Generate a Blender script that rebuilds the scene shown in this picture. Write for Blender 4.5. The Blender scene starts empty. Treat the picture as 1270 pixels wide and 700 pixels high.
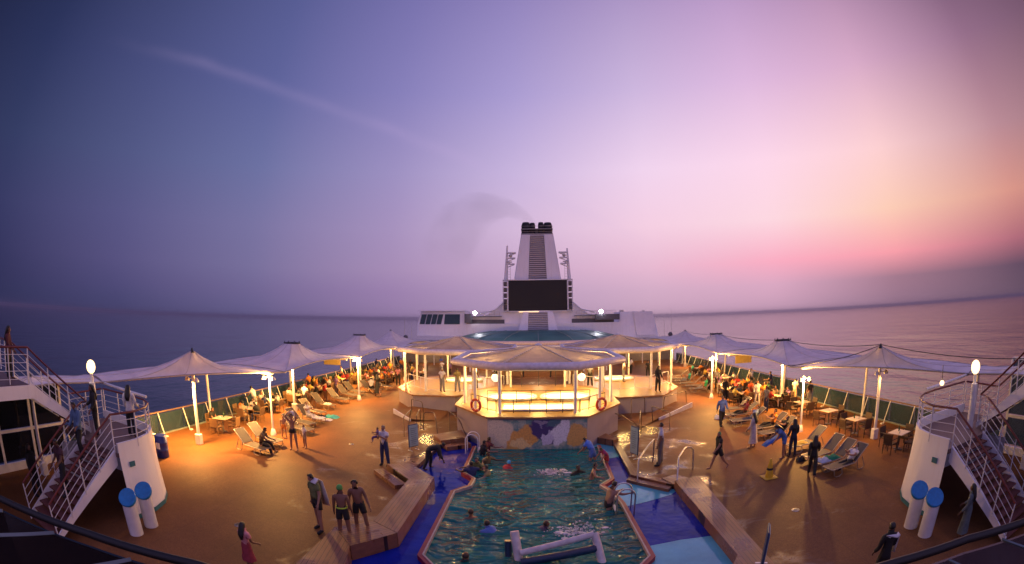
import bpy, bmesh, math, random
from math import sin, cos, pi, radians, hypot, atan2
from mathutils import Vector, Matrix
random.seed(7)
S = bpy.context.scene
C = S.collection

# ------------------------------------------------------------------ camera, world, exposure
CAM_H = 5.9
cd = bpy.data.cameras.new('camera'); cam = bpy.data.objects.new('camera', cd); C.objects.link(cam)
cd.type = 'PANO'; cd.panorama_type = 'FISHEYE_EQUISOLID'
cd.fisheye_lens = 16.21; cd.fisheye_fov = radians(180); cd.sensor_width = 36; cd.sensor_height = 24; cd.sensor_fit = 'HORIZONTAL'
cd.clip_start = 0.05; cd.clip_end = 120000
cam.matrix_world = Matrix.Translation((0, 0, CAM_H)) @ Matrix.Rotation(radians(3.2), 4, 'Z') @ Matrix.Rotation(radians(94.5), 4, 'X') @ Matrix.Rotation(radians(-0.5), 4, 'Z')
S.camera = cam
S.render.engine = 'CYCLES'
S.view_settings.view_transform = 'Standard'; S.view_settings.look = 'None'
S.view_settings.exposure = 0.0; S.view_settings.gamma = 1.0
S.cycles.max_bounces = 6; S.cycles.diffuse_bounces = 3; S.cycles.glossy_bounces = 3; S.cycles.transmission_bounces = 4
S.cycles.transparent_max_bounces = 12; S.cycles.volume_bounces = 0
S.cycles.sample_clamp_indirect = 6.0; S.cycles.sample_clamp_direct = 0
S.cycles.caustics_reflective = False; S.cycles.caustics_refractive = False
try:
    S.cycles.use_denoising = True
    S.cycles.use_light_tree = True
except Exception: pass

def lin(c):
    return tuple((x/255/12.92 if x/255 <= .04045 else ((x/255+.055)/1.055)**2.4) for x in c)

W = bpy.data.worlds.new('World'); S.world = W; W.use_nodes = True
nt = W.node_tree; nt.nodes.clear()
N = nt.nodes.new; LK = nt.links.new
def math_node(t, op, a, b=None, clamp=False):
    n = t.nodes.new('ShaderNodeMath'); n.operation = op; n.use_clamp = clamp
    for i, v in enumerate((a, b)):
        if v is None: continue
        if isinstance(v, (int, float)): n.inputs[i].default_value = v
        else: t.links.new(v, n.inputs[i])
    return n.outputs[0]
tc = N('ShaderNodeTexCoord'); sx = N('ShaderNodeSeparateXYZ'); LK(tc.outputs['Generated'], sx.inputs[0])
elev = math_node(nt, 'MULTIPLY', math_node(nt, 'ARCSINE', sx.outputs[2]), 180/pi)
azim = math_node(nt, 'ADD', math_node(nt, 'DIVIDE', math_node(nt, 'ARCTAN2', sx.outputs[0], sx.outputs[1]), 2*pi), .5)
# dusk sky: colour by azimuth (degrees from the bow-to-stern axis, + towards the sunset side) at a few elevations
SKY = [
 (0.0, [(-88,(28,33,59)),(-72,(43,47,83)),(-54,(66,67,108)),(-36,(100,94,138)),(-18,(151,126,167)),(-3,(181,152,186)),(14,(205,167,192)),(30,(205,162,188)),(46,(156,121,143)),(64,(108,85,102)),(80,(78,62,74))]),
 (3.2, [(-88,(34,33,62)),(-72,(48,49,87)),(-54,(80,76,121)),(-36,(113,103,148)),(-18,(157,130,175)),(-3,(188,158,192)),(14,(215,175,201)),(30,(222,171,197)),(46,(166,124,143)),(64,(101,78,99)),(80,(74,58,73))]),
 (6.0, [(-88,(38,37,66)),(-72,(52,53,93)),(-54,(88,83,129)),(-36,(121,113,157)),(-18,(168,142,183)),(-3,(202,169,202)),(14,(233,187,211)),(30,(253,175,197)),(46,(251,161,172)),(64,(177,108,123)),(80,(131,79,90))]),
 (11.0, [(-88,(40,41,72)),(-72,(56,59,100)),(-54,(89,87,134)),(-36,(121,116,162)),(-18,(168,147,191)),(-3,(212,184,217)),(14,(246,208,228)),(30,(255,217,227)),(46,(255,207,185)),(64,(219,151,138)),(80,(158,114,111))]),
 (18.0, [(-88,(38,42,72)),(-72,(53,61,100)),(-54,(83,89,134)),(-36,(109,114,163)),(-18,(159,146,195)),(-3,(201,181,222)),(14,(242,213,239)),(30,(255,217,236)),(46,(255,210,212)),(64,(188,141,152)),(80,(139,103,113))]),
 (28.0, [(-88,(31,36,66)),(-72,(45,53,93)),(-54,(74,80,128)),(-36,(95,100,155)),(-18,(136,129,187)),(-3,(170,156,210)),(14,(206,183,223)),(30,(223,185,223)),(46,(218,172,202)),(64,(150,111,139)),(80,(110,81,102))]),
 (42.0, [(-88,(25,32,57)),(-72,(37,44,80)),(-54,(64,70,114)),(-36,(86,91,145)),(-18,(118,112,171)),(-3,(141,128,185)),(14,(164,142,192)),(30,(174,142,191)),(46,(157,121,162)),(64,(89,70,99)),(80,(65,51,73))]),
 (75.0, [(-66,(128,128,200)),(-5,(146,142,214)),(66,(160,142,206))]),
]
BEHIND = (160,142,196)
prev = None; pe = None
for e, st in SKY:
    r = N('ShaderNodeValToRGB'); r.color_ramp.interpolation = 'EASE' if 0 else 'LINEAR'
    stops = [(0.0, BEHIND), (.5-130/360, BEHIND)] + [(.5 + a/360, c) for a, c in st] + [(.5+130/360, BEHIND), (1.0, BEHIND)]
    el = r.color_ramp.elements
    while len(el) < len(stops): el.new(.5)
    for k, (p, c) in enumerate(stops): el[k].position = p
    for k, (p, c) in enumerate(stops): el[k].position = p; el[k].color = (*lin(c), 1)
    LK(azim, r.inputs[0])
    if prev is None: prev = r.outputs[0]
    else:
        mr = N('ShaderNodeMapRange'); mr.interpolation_type = 'LINEAR'
        mr.inputs[1].default_value = pe; mr.inputs[2].default_value = e; LK(elev, mr.inputs[0])
        m = N('ShaderNodeMix'); m.data_type = 'RGBA'; LK(mr.outputs[0], m.inputs[0]); LK(prev, m.inputs[6]); LK(r.outputs[0], m.inputs[7])
        prev = m.outputs[2]
    pe = e
# a thin high streak of cloud running down to the funnel
def dir_cam(): pass
def dot_with(v):
    n = N('ShaderNodeVectorMath'); n.operation = 'DOT_PRODUCT'; LK(tc.outputs['Generated'], n.inputs[0]); n.inputs[1].default_value = v
    return n.outputs['Value']
def dirv(az, el): a, e = radians(az), radians(el); return Vector((sin(a)*cos(e), cos(a)*cos(e), sin(e)))
d1, d2 = dirv(-41.0, 24.5), dirv(-15.0, 20.5)
d1, d2 = dirv(-43.0, 28.6), dirv(-10.5, 20.2)
nrm = d1.cross(d2).normalized()
nz = N('ShaderNodeTexNoise'); nz.inputs['Scale'].default_value = 6; nz.inputs['Detail'].default_value = 5; LK(tc.outputs['Generated'], nz.inputs['Vector'])
off = math_node(nt, 'ADD', dot_with(nrm), math_node(nt, 'MULTIPLY', math_node(nt, 'SUBTRACT', nz.outputs[0], .5), .02))
g = math_node(nt, 'POWER', 2.718, math_node(nt, 'MULTIPLY', math_node(nt, 'MULTIPLY', off, off), -1/(.012**2)))
mid = (d1*.30+d2*.70).normalized()
gm = N('ShaderNodeMapRange'); gm.interpolation_type = 'SMOOTHSTEP'; LK(dot_with(mid), gm.inputs[0]); gm.inputs[1].default_value = .76; gm.inputs[2].default_value = 1.0
g = math_node(nt, 'MULTIPLY', g, gm.outputs[0])
g = math_node(nt, 'MULTIPLY', g, math_node(nt, 'ADD', nz.outputs[0], -.1), clamp=True)
mx = N('ShaderNodeMix'); mx.data_type = 'RGBA'; LK(math_node(nt, 'MULTIPLY', g, .27), mx.inputs[0]); LK(prev, mx.inputs[6]); mx.inputs[7].default_value = (*lin((196,172,220)), 1)
bg = N('ShaderNodeBackground'); LK(mx.outputs[2], bg.inputs[0]); bg.inputs[1].default_value = 1.0
wo = N('ShaderNodeOutputWorld'); LK(bg.outputs[0], wo.inputs[0])

# last glow of the sun, very soft and low on the right
sl = bpy.data.lights.new('sunset_glow', 'SUN'); sl.energy = .2; sl.angle = radians(40); sl.color = (1, .62, .55)
so = bpy.data.objects.new('sunset_glow', sl); C.objects.link(so)
so.rotation_euler = Vector(-dirv(118, 12)).to_track_quat('-Z', 'Y').to_euler()

# ------------------------------------------------------------------ materials
MATS = {}
def P(name, col, rough=.5, metal=0, emit=None, es=0, trans=0, spec=None, noise=None, bump=None, coat=0, bumpscale=30):
    if name in MATS: return MATS[name]
    m = bpy.data.materials.new(name); m.use_nodes = True; t = m.node_tree; b = t.nodes['Principled BSDF']
    b.inputs['Base Color'].default_value = (*col, 1); b.inputs['Roughness'].default_value = rough; b.inputs['Metallic'].default_value = metal
    if coat: b.inputs['Coat Weight'].default_value = coat
    if trans: b.inputs['Transmission Weight'].default_value = trans
    if emit: b.inputs['Emission Color'].default_value = (*emit, 1); b.inputs['Emission Strength'].default_value = es
    nn = noise if noise is not None else (6, .18)
    if not emit:
        co = t.nodes.new('ShaderNodeTexCoord'); no = t.nodes.new('ShaderNodeTexNoise'); no.inputs['Scale'].default_value = nn[0]; no.inputs['Detail'].default_value = 5
        t.links.new(co.outputs['Object'], no.inputs['Vector'])
        r = t.nodes.new('ShaderNodeMapRange'); r.inputs[1].default_value = .3; r.inputs[2].default_value = .7; r.inputs[3].default_value = 1-nn[1]; r.inputs[4].default_value = 1+nn[1]*.5
        t.links.new(no.outputs[0], r.inputs[0])
        mx = t.nodes.new('ShaderNodeVectorMath'); mx.operation = 'SCALE'; mx.inputs[0].default_value = col; t.links.new(r.outputs[0], mx.inputs['Scale'])
        t.links.new(mx.outputs[0], b.inputs['Base Color'])
        if bump:
            n2 = t.nodes.new('ShaderNodeTexNoise'); n2.inputs['Scale'].default_value = bumpscale; t.links.new(co.outputs['Object'], n2.inputs['Vector'])
            bp = t.nodes.new('ShaderNodeBump'); bp.inputs['Strength'].default_value = bump; bp.inputs['Distance'].default_value = .02
            t.links.new(n2.outputs[0], bp.inputs['Height']); t.links.new(bp.outputs[0], b.inputs['Normal'])
    MATS[name] = m; return m

def geo_pos(t):
    g = t.nodes.new('ShaderNodeNewGeometry'); return g.outputs['Position']
def tnoise(t, vec, scale, detail=4, rough=.5, dist=0):
    n = t.nodes.new('ShaderNodeTexNoise'); n.inputs['Scale'].default_value = scale; n.inputs['Detail'].default_value = detail
    n.inputs['Roughness'].default_value = rough; n.inputs['Distortion'].default_value = dist; t.links.new(vec, n.inputs['Vector']); return n.outputs[0]
def tmap(t, v, a, b, c=0., d=1., smooth=False):
    r = t.nodes.new('ShaderNodeMapRange'); r.interpolation_type = 'SMOOTHSTEP' if smooth else 'LINEAR'
    t.links.new(v, r.inputs[0])
    for i, x in enumerate((a, b, c, d)): r.inputs[i+1].default_value = x
    return r.outputs[0]
def tmix(t, f, a, b):
    m = t.nodes.new('ShaderNodeMix'); m.data_type = 'RGBA'
    if isinstance(f, float): m.inputs[0].default_value = f
    else: t.links.new(f, m.inputs[0])
    for i, x in ((6, a), (7, b)):
        if isinstance(x, tuple): m.inputs[i].default_value = (*x, 1)
        else: t.links.new(x, m.inputs[i])
    return m.outputs[2]
def tbump(t, b, h, strength, dist):
    bp = t.nodes.new('ShaderNodeBump'); bp.inputs['Strength'].default_value = strength; bp.inputs['Distance'].default_value = dist
    t.links.new(h, bp.inputs['Height']); t.links.new(bp.outputs[0], b.inputs['Normal'])
def newmat(name):
    m = bpy.data.materials.new(name); m.use_nodes = True; MATS[name] = m; return m, m.node_tree, m.node_tree.nodes['Principled BSDF']

# deck: brown rubber-like sheet with fine seams, wear and wet patches
m, t, b = newmat('deck')
pos = geo_pos(t)
c1 = tmix(t, tmap(t, tnoise(t, pos, .5, 6, .6), .35, .68), (.175,.072,.024), (.265,.113,.038))
c1 = tmix(t, tmap(t, tnoise(t, pos, 24, 3, .7), .42, .66, 0, .6), c1, (.06,.03,.018))
sp = t.nodes.new('ShaderNodeSeparateXYZ'); t.links.new(pos, sp.inputs[0])
c1 = tmix(t, tmap(t, tnoise(t, pos, 7, 5, .7), .38, .66, 0, .45), c1, (.115,.046,.018))
seam = math_node(t, 'LESS_THAN', math_node(t, 'FRACT', math_node(t, 'MULTIPLY', sp.outputs[0], 1/1.9)), .012)
c1 = tmix(t, math_node(t, 'MULTIPLY', seam, .4), c1, (.07,.04,.03))
# wet near the pool
wetn = tnoise(t, pos, .55, 5, .62, .6)
ax = math_node(t, 'ABSOLUTE', sp.outputs[0])
near = tmap(t, ax, 5., 11., .045, -.10)
yw = math_node(t, 'MULTIPLY', tmap(t, sp.outputs[1], 14, 17.5, 0, 1, True), tmap(t, sp.outputs[1], 22, 26, 1, 0, True))
near = math_node(t, 'ADD', near, math_node(t, 'MULTIPLY', math_node(t, 'MULTIPLY', yw, tmap(t, ax, 6, 9, 1, 0, True)), .10))
wet = tmap(t, math_node(t, 'ADD', wetn, near), .57, .74, 0, 1, True)
c1 = tmix(t, math_node(t, 'MULTIPLY', wet, .45), c1, (.10,.052,.032))
t.links.new(c1, b.inputs['Base Color'])
t.links.new(tmap(t, wet, 0, 1, .62, .17), b.inputs['Roughness']); t.links.new(tmap(t, wet, 0, 1, .18, .75), b.inputs['Specular IOR Level'])
tbump(t, b, math_node(t, 'ADD', tnoise(t, pos, 90, 2), math_node(t, 'MULTIPLY', tnoise(t, pos, 4, 3), 1.5)), .22, .01)

def woodmat(name, ang, dark=(.15,.065,.035), light=(.27,.115,.055)):
    m, t, b = newmat(name)
    pos = geo_pos(t); mp = t.nodes.new('ShaderNodeMapping'); mp.inputs['Rotation'].default_value = (0, 0, ang); t.links.new(pos, mp.inputs[0])
    s = t.nodes.new('ShaderNodeSeparateXYZ'); t.links.new(mp.outputs[0], s.inputs[0])
    pl = math_node(t, 'MULTIPLY', s.outputs[0], 1/.12)
    gap = math_node(t, 'LESS_THAN', math_node(t, 'FRACT', pl), .10)
    idx = math_node(t, 'FLOOR', pl)
    wn = t.nodes.new('ShaderNodeTexWhiteNoise'); wn.noise_dimensions = '1D'; t.links.new(idx, wn.inputs['W'])
    m2 = t.nodes.new('ShaderNodeMapping'); m2.inputs['Scale'].default_value = (14, .9, 5); t.links.new(mp.outputs[0], m2.inputs[0])
    gr = tnoise(t, m2.outputs[0], 2.2, 6, .6)
    c = tmix(t, tmap(t, math_node(t, 'ADD', gr, math_node(t, 'MULTIPLY', wn.outputs[0], .35)), .35, 1.), dark, light)
    c = tmix(t, gap, c, (.03,.015,.01)); t.links.new(c, b.inputs['Base Color'])
    t.links.new(tmap(t, tnoise(t, pos, .8, 4), .4, .65, .5, .2), b.inputs['Roughness'])
    tbump(t, b, math_node(t, 'SUBTRACT', gr, math_node(t, 'MULTIPLY', gap, 3)), .3, .006)
    return m

WHITE = P('white_paint', (.74,.73,.74), .35, noise=(2.5,.16), coat=.2)
m, t, b = newmat('ship_white')   # painted steel with rust weeps
pos = geo_pos(t); mp = t.nodes.new('ShaderNodeMapping'); mp.inputs['Scale'].default_value = (2.5,2.5,.35); t.links.new(pos, mp.inputs[0])
c = tmix(t, tmap(t, tnoise(t, mp.outputs[0], 1.4, 6, .6), .5, .85, 0, .4), (.82,.81,.86), (.58,.53,.52))
t.links.new(c, b.inputs['Base Color']); b.inputs['Roughness'].default_value = .42
tbump(t, b, tnoise(t, pos, 1.1, 3), .15, .05)
SHIP = m
HANDRAIL = P('handrail_brown', (.14,.025,.022), .35)
TREAD = P('tread_brown', (.13,.04,.035), .6)
STEEL = P('brushed_steel', (.55,.54,.55), .28, 1)
DARK = P('dark_metal', (.025,.025,.03), .4)
BLACK = P('black_panel', (.006,.006,.008), .55)
BROWN_TRIM = P('rim_wood', (.30,.14,.055), .4)
TEAL = P('teal_paint', (.03,.16,.20), .5)
LIDBLUE = P('lid_blue', (.005,.20,.50), .35, noise=(9,.2))
RED = P('curb_red', (.26,.004,.022), .45)
CURBW = P('curb_white', (.42,.32,.29), .5)
ROYAL = P('tile_royal', (.006,.02,.30), .06, noise=(1.2,.35), bump=.9, bumpscale=2.6)
LIGHTB = P('tile_light', (.10,.42,.55), .10, noise=(1.2,.2), bump=.25, bumpscale=5)
SLING = P('sling_grey', (.085,.07,.062), .7, noise=(40,.3))
ALU = P('alu_frame', (.60,.55,.5), .4, .6)
LALU = P('lounger_frame', (.33,.28,.25), .4, .4)
WICKER = P('wicker_brown', (.20,.11,.05), .7, noise=(60,.5), bump=.6, bumpscale=90)
WICKERD = P('wicker_dark', (.06,.03,.02), .6, noise=(60,.4), bump=.6, bumpscale=90)
TTOP = P('table_top', (.62,.52,.36), .3, noise=(10,.2))
TLEG = P('table_leg', (.10,.09,.09), .4)
YEL = P('sign_yellow', (.62,.38,.02), .45)
TUBWALL = P('spa_wall', (.29,.25,.29), .5, noise=(1.5,.12))
SPADECK = P('spa_deck', (.42,.24,.045), .35, noise=(3,.2))
GREYBAR = P('bracket_grey', (.13,.17,.19), .4)
ORINGM = P('ring_orange', (.60,.05,.02), .45)
ROPE = P('rope_white', (.7,.68,.64), .7)
def lampmat(name, col, s): return P(name, col, .4, emit=col, es=s)
GLOBE = lampmat('globe_glow', (1,.66,.30), 3.2)
WARM = lampmat('warm_glow', (1,.66,.30), 22)
COOL = lampmat('cool_glow', (.95,.93,1), 70)
TUBGLOW = lampmat('glowing_tub_water', (1,.82,.42), 2.2)  # water surface itself emits, standing in for underwater lamps
PANEL_G = lampmat('lit_panel', (1,.88,.66), 1.1)
BARGLOW = lampmat('bar_light', (1,.62,.28), 3.0)

m, t, b = newmat('canopy_fabric')
out = t.nodes['Material Output']; df = t.nodes.new('ShaderNodeBsdfDiffuse'); tr = t.nodes.new('ShaderNodeBsdfTranslucent')
pos = geo_pos(t); cc = tmix(t, tmap(t, tnoise(t, pos, 1.3, 5, .6), .35, .7), (.76,.71,.73), (.62,.57,.60))
t.links.new(cc, df.inputs[0]); t.links.new(cc, tr.inputs[0]); ms = t.nodes.new('ShaderNodeMixShader'); ms.inputs[0].default_value = .07
t.links.new(df.outputs[0], ms.inputs[1]); t.links.new(tr.outputs[0], ms.inputs[2]); t.links.new(ms.outputs[0], out.inputs[0]); CANOPY = m
m, t, b = newmat('spa_canopy_fabric')
out = t.nodes['Material Output']; df = t.nodes.new('ShaderNodeBsdfDiffuse'); tr = t.nodes.new('ShaderNodeBsdfTranslucent')
pos = geo_pos(t); cc = tmix(t, tmap(t, tnoise(t, pos, 2.2, 5, .6), .35, .7), (.52,.42,.35), (.40,.32,.27))
t.links.new(cc, df.inputs[0]); t.links.new(cc, tr.inputs[0]); ms = t.nodes.new('ShaderNodeMixShader'); ms.inputs[0].default_value = .13
t.links.new(df.outputs[0], ms.inputs[1]); t.links.new(tr.outputs[0], ms.inputs[2]); t.links.new(ms.outputs[0], out.inputs[0]); SPACAN = m

def glassmat(name, tint, body, k_body, k_gloss, rough=.05):
    m, t, b = newmat(name); t.nodes.remove(b); out = t.nodes['Material Output']
    tr = t.nodes.new('ShaderNodeBsdfTransparent'); tr.inputs[0].default_value = (*tint, 1)
    df = t.nodes.new('ShaderNodeBsdfDiffuse'); df.inputs[0].default_value = (*body, 1)
    gl = t.nodes.new('ShaderNodeBsdfGlossy'); gl.inputs['Roughness'].default_value = rough
    a = t.nodes.new('ShaderNodeMixShader'); a.inputs[0].default_value = k_body; t.links.new(tr.outputs[0], a.inputs[1]); t.links.new(df.outputs[0], a.inputs[2])
    fr = t.nodes.new('ShaderNodeFresnel'); fr.inputs[0].default_value = 1.5
    mm = t.nodes.new('ShaderNodeMixShader'); t.links.new(math_node(t, 'MULTIPLY', fr.outputs[0], k_gloss), mm.inputs[0]); t.links.new(a.outputs[0], mm.inputs[1]); t.links.new(gl.outputs[0], mm.inputs[2])
    t.links.new(mm.outputs[0], out.inputs[0]); return m
GLASS = glassmat('windscreen_glass', (.46,.54,.58), (.05,.10,.155), .42, .9)
GLASSD = glassmat('tinted_glass', (.10,.11,.14), (.02,.025,.04), .35, 1.3)
GLASSR = glassmat('painted_reflection_glass', (.55,.60,.66), (.17,.13,.16), .42, 1.6)  # brownish diffuse body colour stands in for reflections in the pane
m, t, b = newmat('dome_glass'); pos = geo_pos(t)
t.links.new(tmix(t, tmap(t, tnoise(t, pos, .25, 3), .4, .6), (.035,.13,.13), (.07,.20,.19)), b.inputs['Base Color']); b.inputs['Roughness'].default_value = .45; b.inputs['Specular IOR Level'].default_value = .25; DOME = m
m, t, b = newmat('window_glass'); b.inputs['Base Color'].default_value = (.02,.05,.055,1); b.inputs['Roughness'].default_value = .08; WINGL = m

# pool water
m, t, b = newmat('pool_water_surface'); pos = geo_pos(t)
c = tmix(t, tmap(t, tnoise(t, pos, .6, 4, .6, .5), .35, .7), (.0,.105,.11), (.001,.215,.205))
t.links.new(c, b.inputs['Base Color']); b.inputs['Roughness'].default_value = .04; b.inputs['IOR'].default_value = 1.36; b.inputs['Specular IOR Level'].default_value = .5
mpw = t.nodes.new('ShaderNodeMapping'); mpw.inputs['Scale'].default_value = (.8,1.25,1); t.links.new(pos, mpw.inputs[0])
hh = math_node(t, 'ADD', tnoise(t, mpw.outputs[0], 1.35, 2, .4, 1.1), math_node(t, 'MULTIPLY', tnoise(t, mpw.outputs[0], 4.2, 2, .4, .5), .22))
tbump(t, b, hh, 1.0, .75); POOLW = m
# sea
m, t, b = newmat('sea_surface'); pos = geo_pos(t)
b.inputs['Base Color'].default_value = (.008,.010,.03,1); b.inputs['Specular IOR Level'].default_value = 1.0; b.inputs['Roughness'].default_value = .14; b.inputs['IOR'].default_value = 1.33
mpw = t.nodes.new('ShaderNodeMapping'); mpw.inputs['Scale'].default_value = (1,.55,1); mpw.inputs['Rotation'].default_value = (0,0,.5); t.links.new(pos, mpw.inputs[0])
h1 = tnoise(t, mpw.outputs[0], .05, 4, .55, .4); h2 = tnoise(t, mpw.outputs[0], .012, 3, .5, .3); h3 = tnoise(t, mpw.outputs[0], .35, 3, .5, .3)
hh = math_node(t, 'ADD', math_node(t, 'ADD', h1, math_node(t, 'MULTIPLY', h3, .22)), math_node(t, 'MULTIPLY', h2, 3.))
tbump(t, b, hh, 1.0, 1.35); SEA = m
for q in (ROYAL,): q.node_tree.nodes['Principled BSDF'].inputs['Specular IOR Level'].default_value = .14
# mural: loose painted swirls, patches warped by noise
m, t, b = newmat('mural_paint'); pos = geo_pos(t)
nv = t.nodes.new('ShaderNodeTexNoise'); nv.inputs['Scale'].default_value = 1.15; nv.inputs['Detail'].default_value = 7; nv.inputs['Roughness'].default_value = .58; t.links.new(pos, nv.inputs['Vector'])
wv = t.nodes.new('ShaderNodeVectorMath'); wv.operation = 'MULTIPLY_ADD'; t.links.new(nv.outputs['Color'], wv.inputs[0]); wv.inputs[1].default_value = (1.35,0,1.35)
t.links.new(pos, wv.inputs[2])
def patch(prev, cx, cz, rx, rz, ang, col, soft=.24):
    mp = t.nodes.new('ShaderNodeMapping'); mp.vector_type = 'TEXTURE'; mp.inputs['Location'].default_value = (cx+.67, 20.4, cz+.67); mp.inputs['Rotation'].default_value = (0,ang,0); mp.inputs['Scale'].default_value = (rx, 50, rz)
    t.links.new(wv.outputs[0], mp.inputs[0]); ln = t.nodes.new('ShaderNodeVectorMath'); ln.operation = 'LENGTH'; t.links.new(mp.outputs[0], ln.inputs[0])
    return tmix(t, tmap(t, ln.outputs['Value'], 1-soft*.5, 1+soft*.5, 1, 0, True), prev, col)
base = tmix(t, tmap(t, tnoise(t, pos, 2.2, 6, .6, 1.5), .4, .62), (.12,.25,.25), (.42,.42,.34))
c = patch(base, -1.9, .5, .8, .9, 0, (.72,.60,.42))
c = patch(c, -.75, .35, 1.15, .42, -.5, (.72,.36,.09))
c = patch(c, -.9, .15, .5, .22, .2, (.80,.56,.24))
c = patch(c, 1.75, .45, .55, .5, -.5, (.68,.38,.11))
c = patch(c, .45, .75, .75, .55, .5, (.07,.04,.16))
c = patch(c, .95, 1.15, .6, .25, -.3, (.08,.14,.19))
c = patch(c, .95, .55, .32, .55, .4, (.74,.70,.76))
c = patch(c, .35, .35, .16, .4, .7, (.6,.54,.68))
c = patch(c, .1, 1.1, .35, .14, .5, (.30,.24,.36))
brush = tnoise(t, pos, 14, 5, .65)
c = tmix(t, tmap(t, brush, .45, .7, 0, .35), c, (.05,.05,.06))
t.links.new(c, b.inputs['Base Color']); b.inputs['Roughness'].default_value = .35; MURAL = m
# louvres
m, t, b = newmat('louvre_grey'); b.inputs['Base Color'].default_value = (.55,.52,.55,1); b.inputs['Roughness'].default_value = .5; LOUV = m
DECK = MATS['deck']

# ------------------------------------------------------------------ mesh helpers
def rotm(rz=0, rx=0, ry=0): return Matrix.Rotation(rz, 3, 'Z') @ Matrix.Rotation(ry, 3, 'Y') @ Matrix.Rotation(rx, 3, 'X')
class MB:
    def __init__(s): s.v = []; s.f = []; s.sm = []
    def add(s, vs, fs, smooth=False):
        b = len(s.v); s.v += [tuple(v) for v in vs]; s.f += [tuple(b+i for i in f) for f in fs]; s.sm += [smooth]*len(fs); return s
    def box(s, c, d, R=None, bev=0):
        x, y, z = (k/2 for k in d)
        if bev:
            k = min(bev, x*.9, y*.9, z*.9)
            vs = []
            for sx_ in (-1,1):
                for sy_ in (-1,1):
                    for sz_ in (-1,1):
                        vs += [(sx_*x, sy_*(y-k), sz_*(z-k)), (sx_*(x-k), sy_*y, sz_*(z-k)), (sx_*(x-k), sy_*(y-k), sz_*z)]
            I = lambda a,b_,c_,k_: ((a*2+b_)*2+c_)*3+k_
            fs = []
            for a in (0,1): fs.append([I(a,0,0,0),I(a,1,0,0),I(a,1,1,0),I(a,0,1,0)] if a else [I(a,0,1,0),I(a,1,1,0),I(a,1,0,0),I(a,0,0,0)])
            for a in (0,1): fs.append([I(0,a,0,1),I(0,a,1,1),I(1,a,1,1),I(1,a,0,1)] if a else [I(1,a,0,1),I(1,a,1,1),I(0,a,1,1),I(0,a,0,1)])
            for a in (0,1): fs.append([I(0,0,a,2),I(1,0,a,2),I(1,1,a,2),I(0,1,a,2)] if a else [I(0,1,a,2),I(1,1,a,2),I(1,0,a,2),I(0,0,a,2)])
            for a in (0,1):
                for b_ in (0,1):
                    fs.append([I(a,b_,0,0),I(a,b_,1,0),I(a,b_,1,1),I(a,b_,0,1)])
                    fs.append([I(a,0,b_,0),I(a,1,b_,0),I(a,1,b_,2),I(a,0,b_,2)])
                    fs.append([I(0,a,b_,1),I(1,a,b_,1),I(1,a,b_,2),I(0,a,b_,2)])
                    for c_ in (0,1): fs.append([I(a,b_,c_,0),I(a,b_,c_,1),I(a,b_,c_,2)])
        else:
            vs = [(sx_*x, sy_*y, sz_*z) for sx_ in (-1,1) for sy_ in (-1,1) for sz_ in (-1,1)]
            fs = [(0,1,3,2),(4,6,7,5),(0,4,5,1),(2,3,7,6),(0,2,6,4),(1,5,7,3)]
        c = Vector(c)
        s.add([(R @ Vector(v) if R else Vector(v)) + c for v in vs], fs); return s
    def tube(s, a, b, r, r2=None, n=8, caps=True):
        a, b = Vector(a), Vector(b); r2 = r if r2 is None else r2
        d = (b-a).normalized(); u = d.orthogonal().normalized(); w = d.cross(u)
        vs = [a + (u*cos(2*pi*k/n)+w*sin(2*pi*k/n))*r for k in range(n)] + [b + (u*cos(2*pi*k/n)+w*sin(2*pi*k/n))*r2 for k in range(n)]
        s.add(vs, [(k, (k+1)%n, n+(k+1)%n, n+k) for k in range(n)], True)
        if caps: s.add(vs, [tuple(range(n))[::-1], tuple(range(n, 2*n))])
        return s
    def path(s, pts, r, n=6, closed=False):
        pts = [Vector(p) for p in pts]; m_ = len(pts); rings = []; u = None
        for i, p in enumerate(pts):
            a = pts[(i-1) % m_] if (closed or i) else pts[i]; b = pts[(i+1) % m_] if (closed or i < m_-1) else pts[i]
            d = (b-a).normalized()
            u = d.orthogonal().normalized() if u is None else (u - d*u.dot(d)).normalized()
            w = d.cross(u); rings.append([p + (u*cos(2*pi*k/n)+w*sin(2*pi*k/n))*r for k in range(n)])
        vs = [v for R_ in rings for v in R_]; fs = []
        for i in range(m_ if closed else m_-1):
            j = (i+1) % m_
            fs += [(i*n+k, i*n+(k+1)%n, j*n+(k+1)%n, j*n+k) for k in range(n)]
        s.add(vs, fs, True)
        if not closed: s.add(vs, [tuple(range(n))[::-1], tuple(range((m_-1)*n, m_*n))])
        return s
    def prism(s, poly, z0, z1, smooth=False):
        n = len(poly); vs = [(x, y, z0) for x, y in poly] + [(x, y, z1) for x, y in poly]
        s.add(vs, [(k, (k+1)%n, n+(k+1)%n, n+k) for k in range(n)], smooth)
        s.add(vs, [tuple(range(n))[::-1], tuple(range(n, 2*n))]); return s
    def quad(s, a, b, c, d): return s.add([a,b,c,d], [(0,1,2,3)])
    def slab(s, a, b, c, d, th):   # quad a-b-c-d with thickness th along its normal
        a,b,c,d = map(Vector, (a,b,c,d)); nn_ = (b-a).cross(d-a).normalized()*th
        return s.add([a,b,c,d,a+nn_,b+nn_,c+nn_,d+nn_], [(3,2,1,0),(4,5,6,7),(0,1,5,4),(1,2,6,5),(2,3,7,6),(3,0,4,7)])
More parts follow.
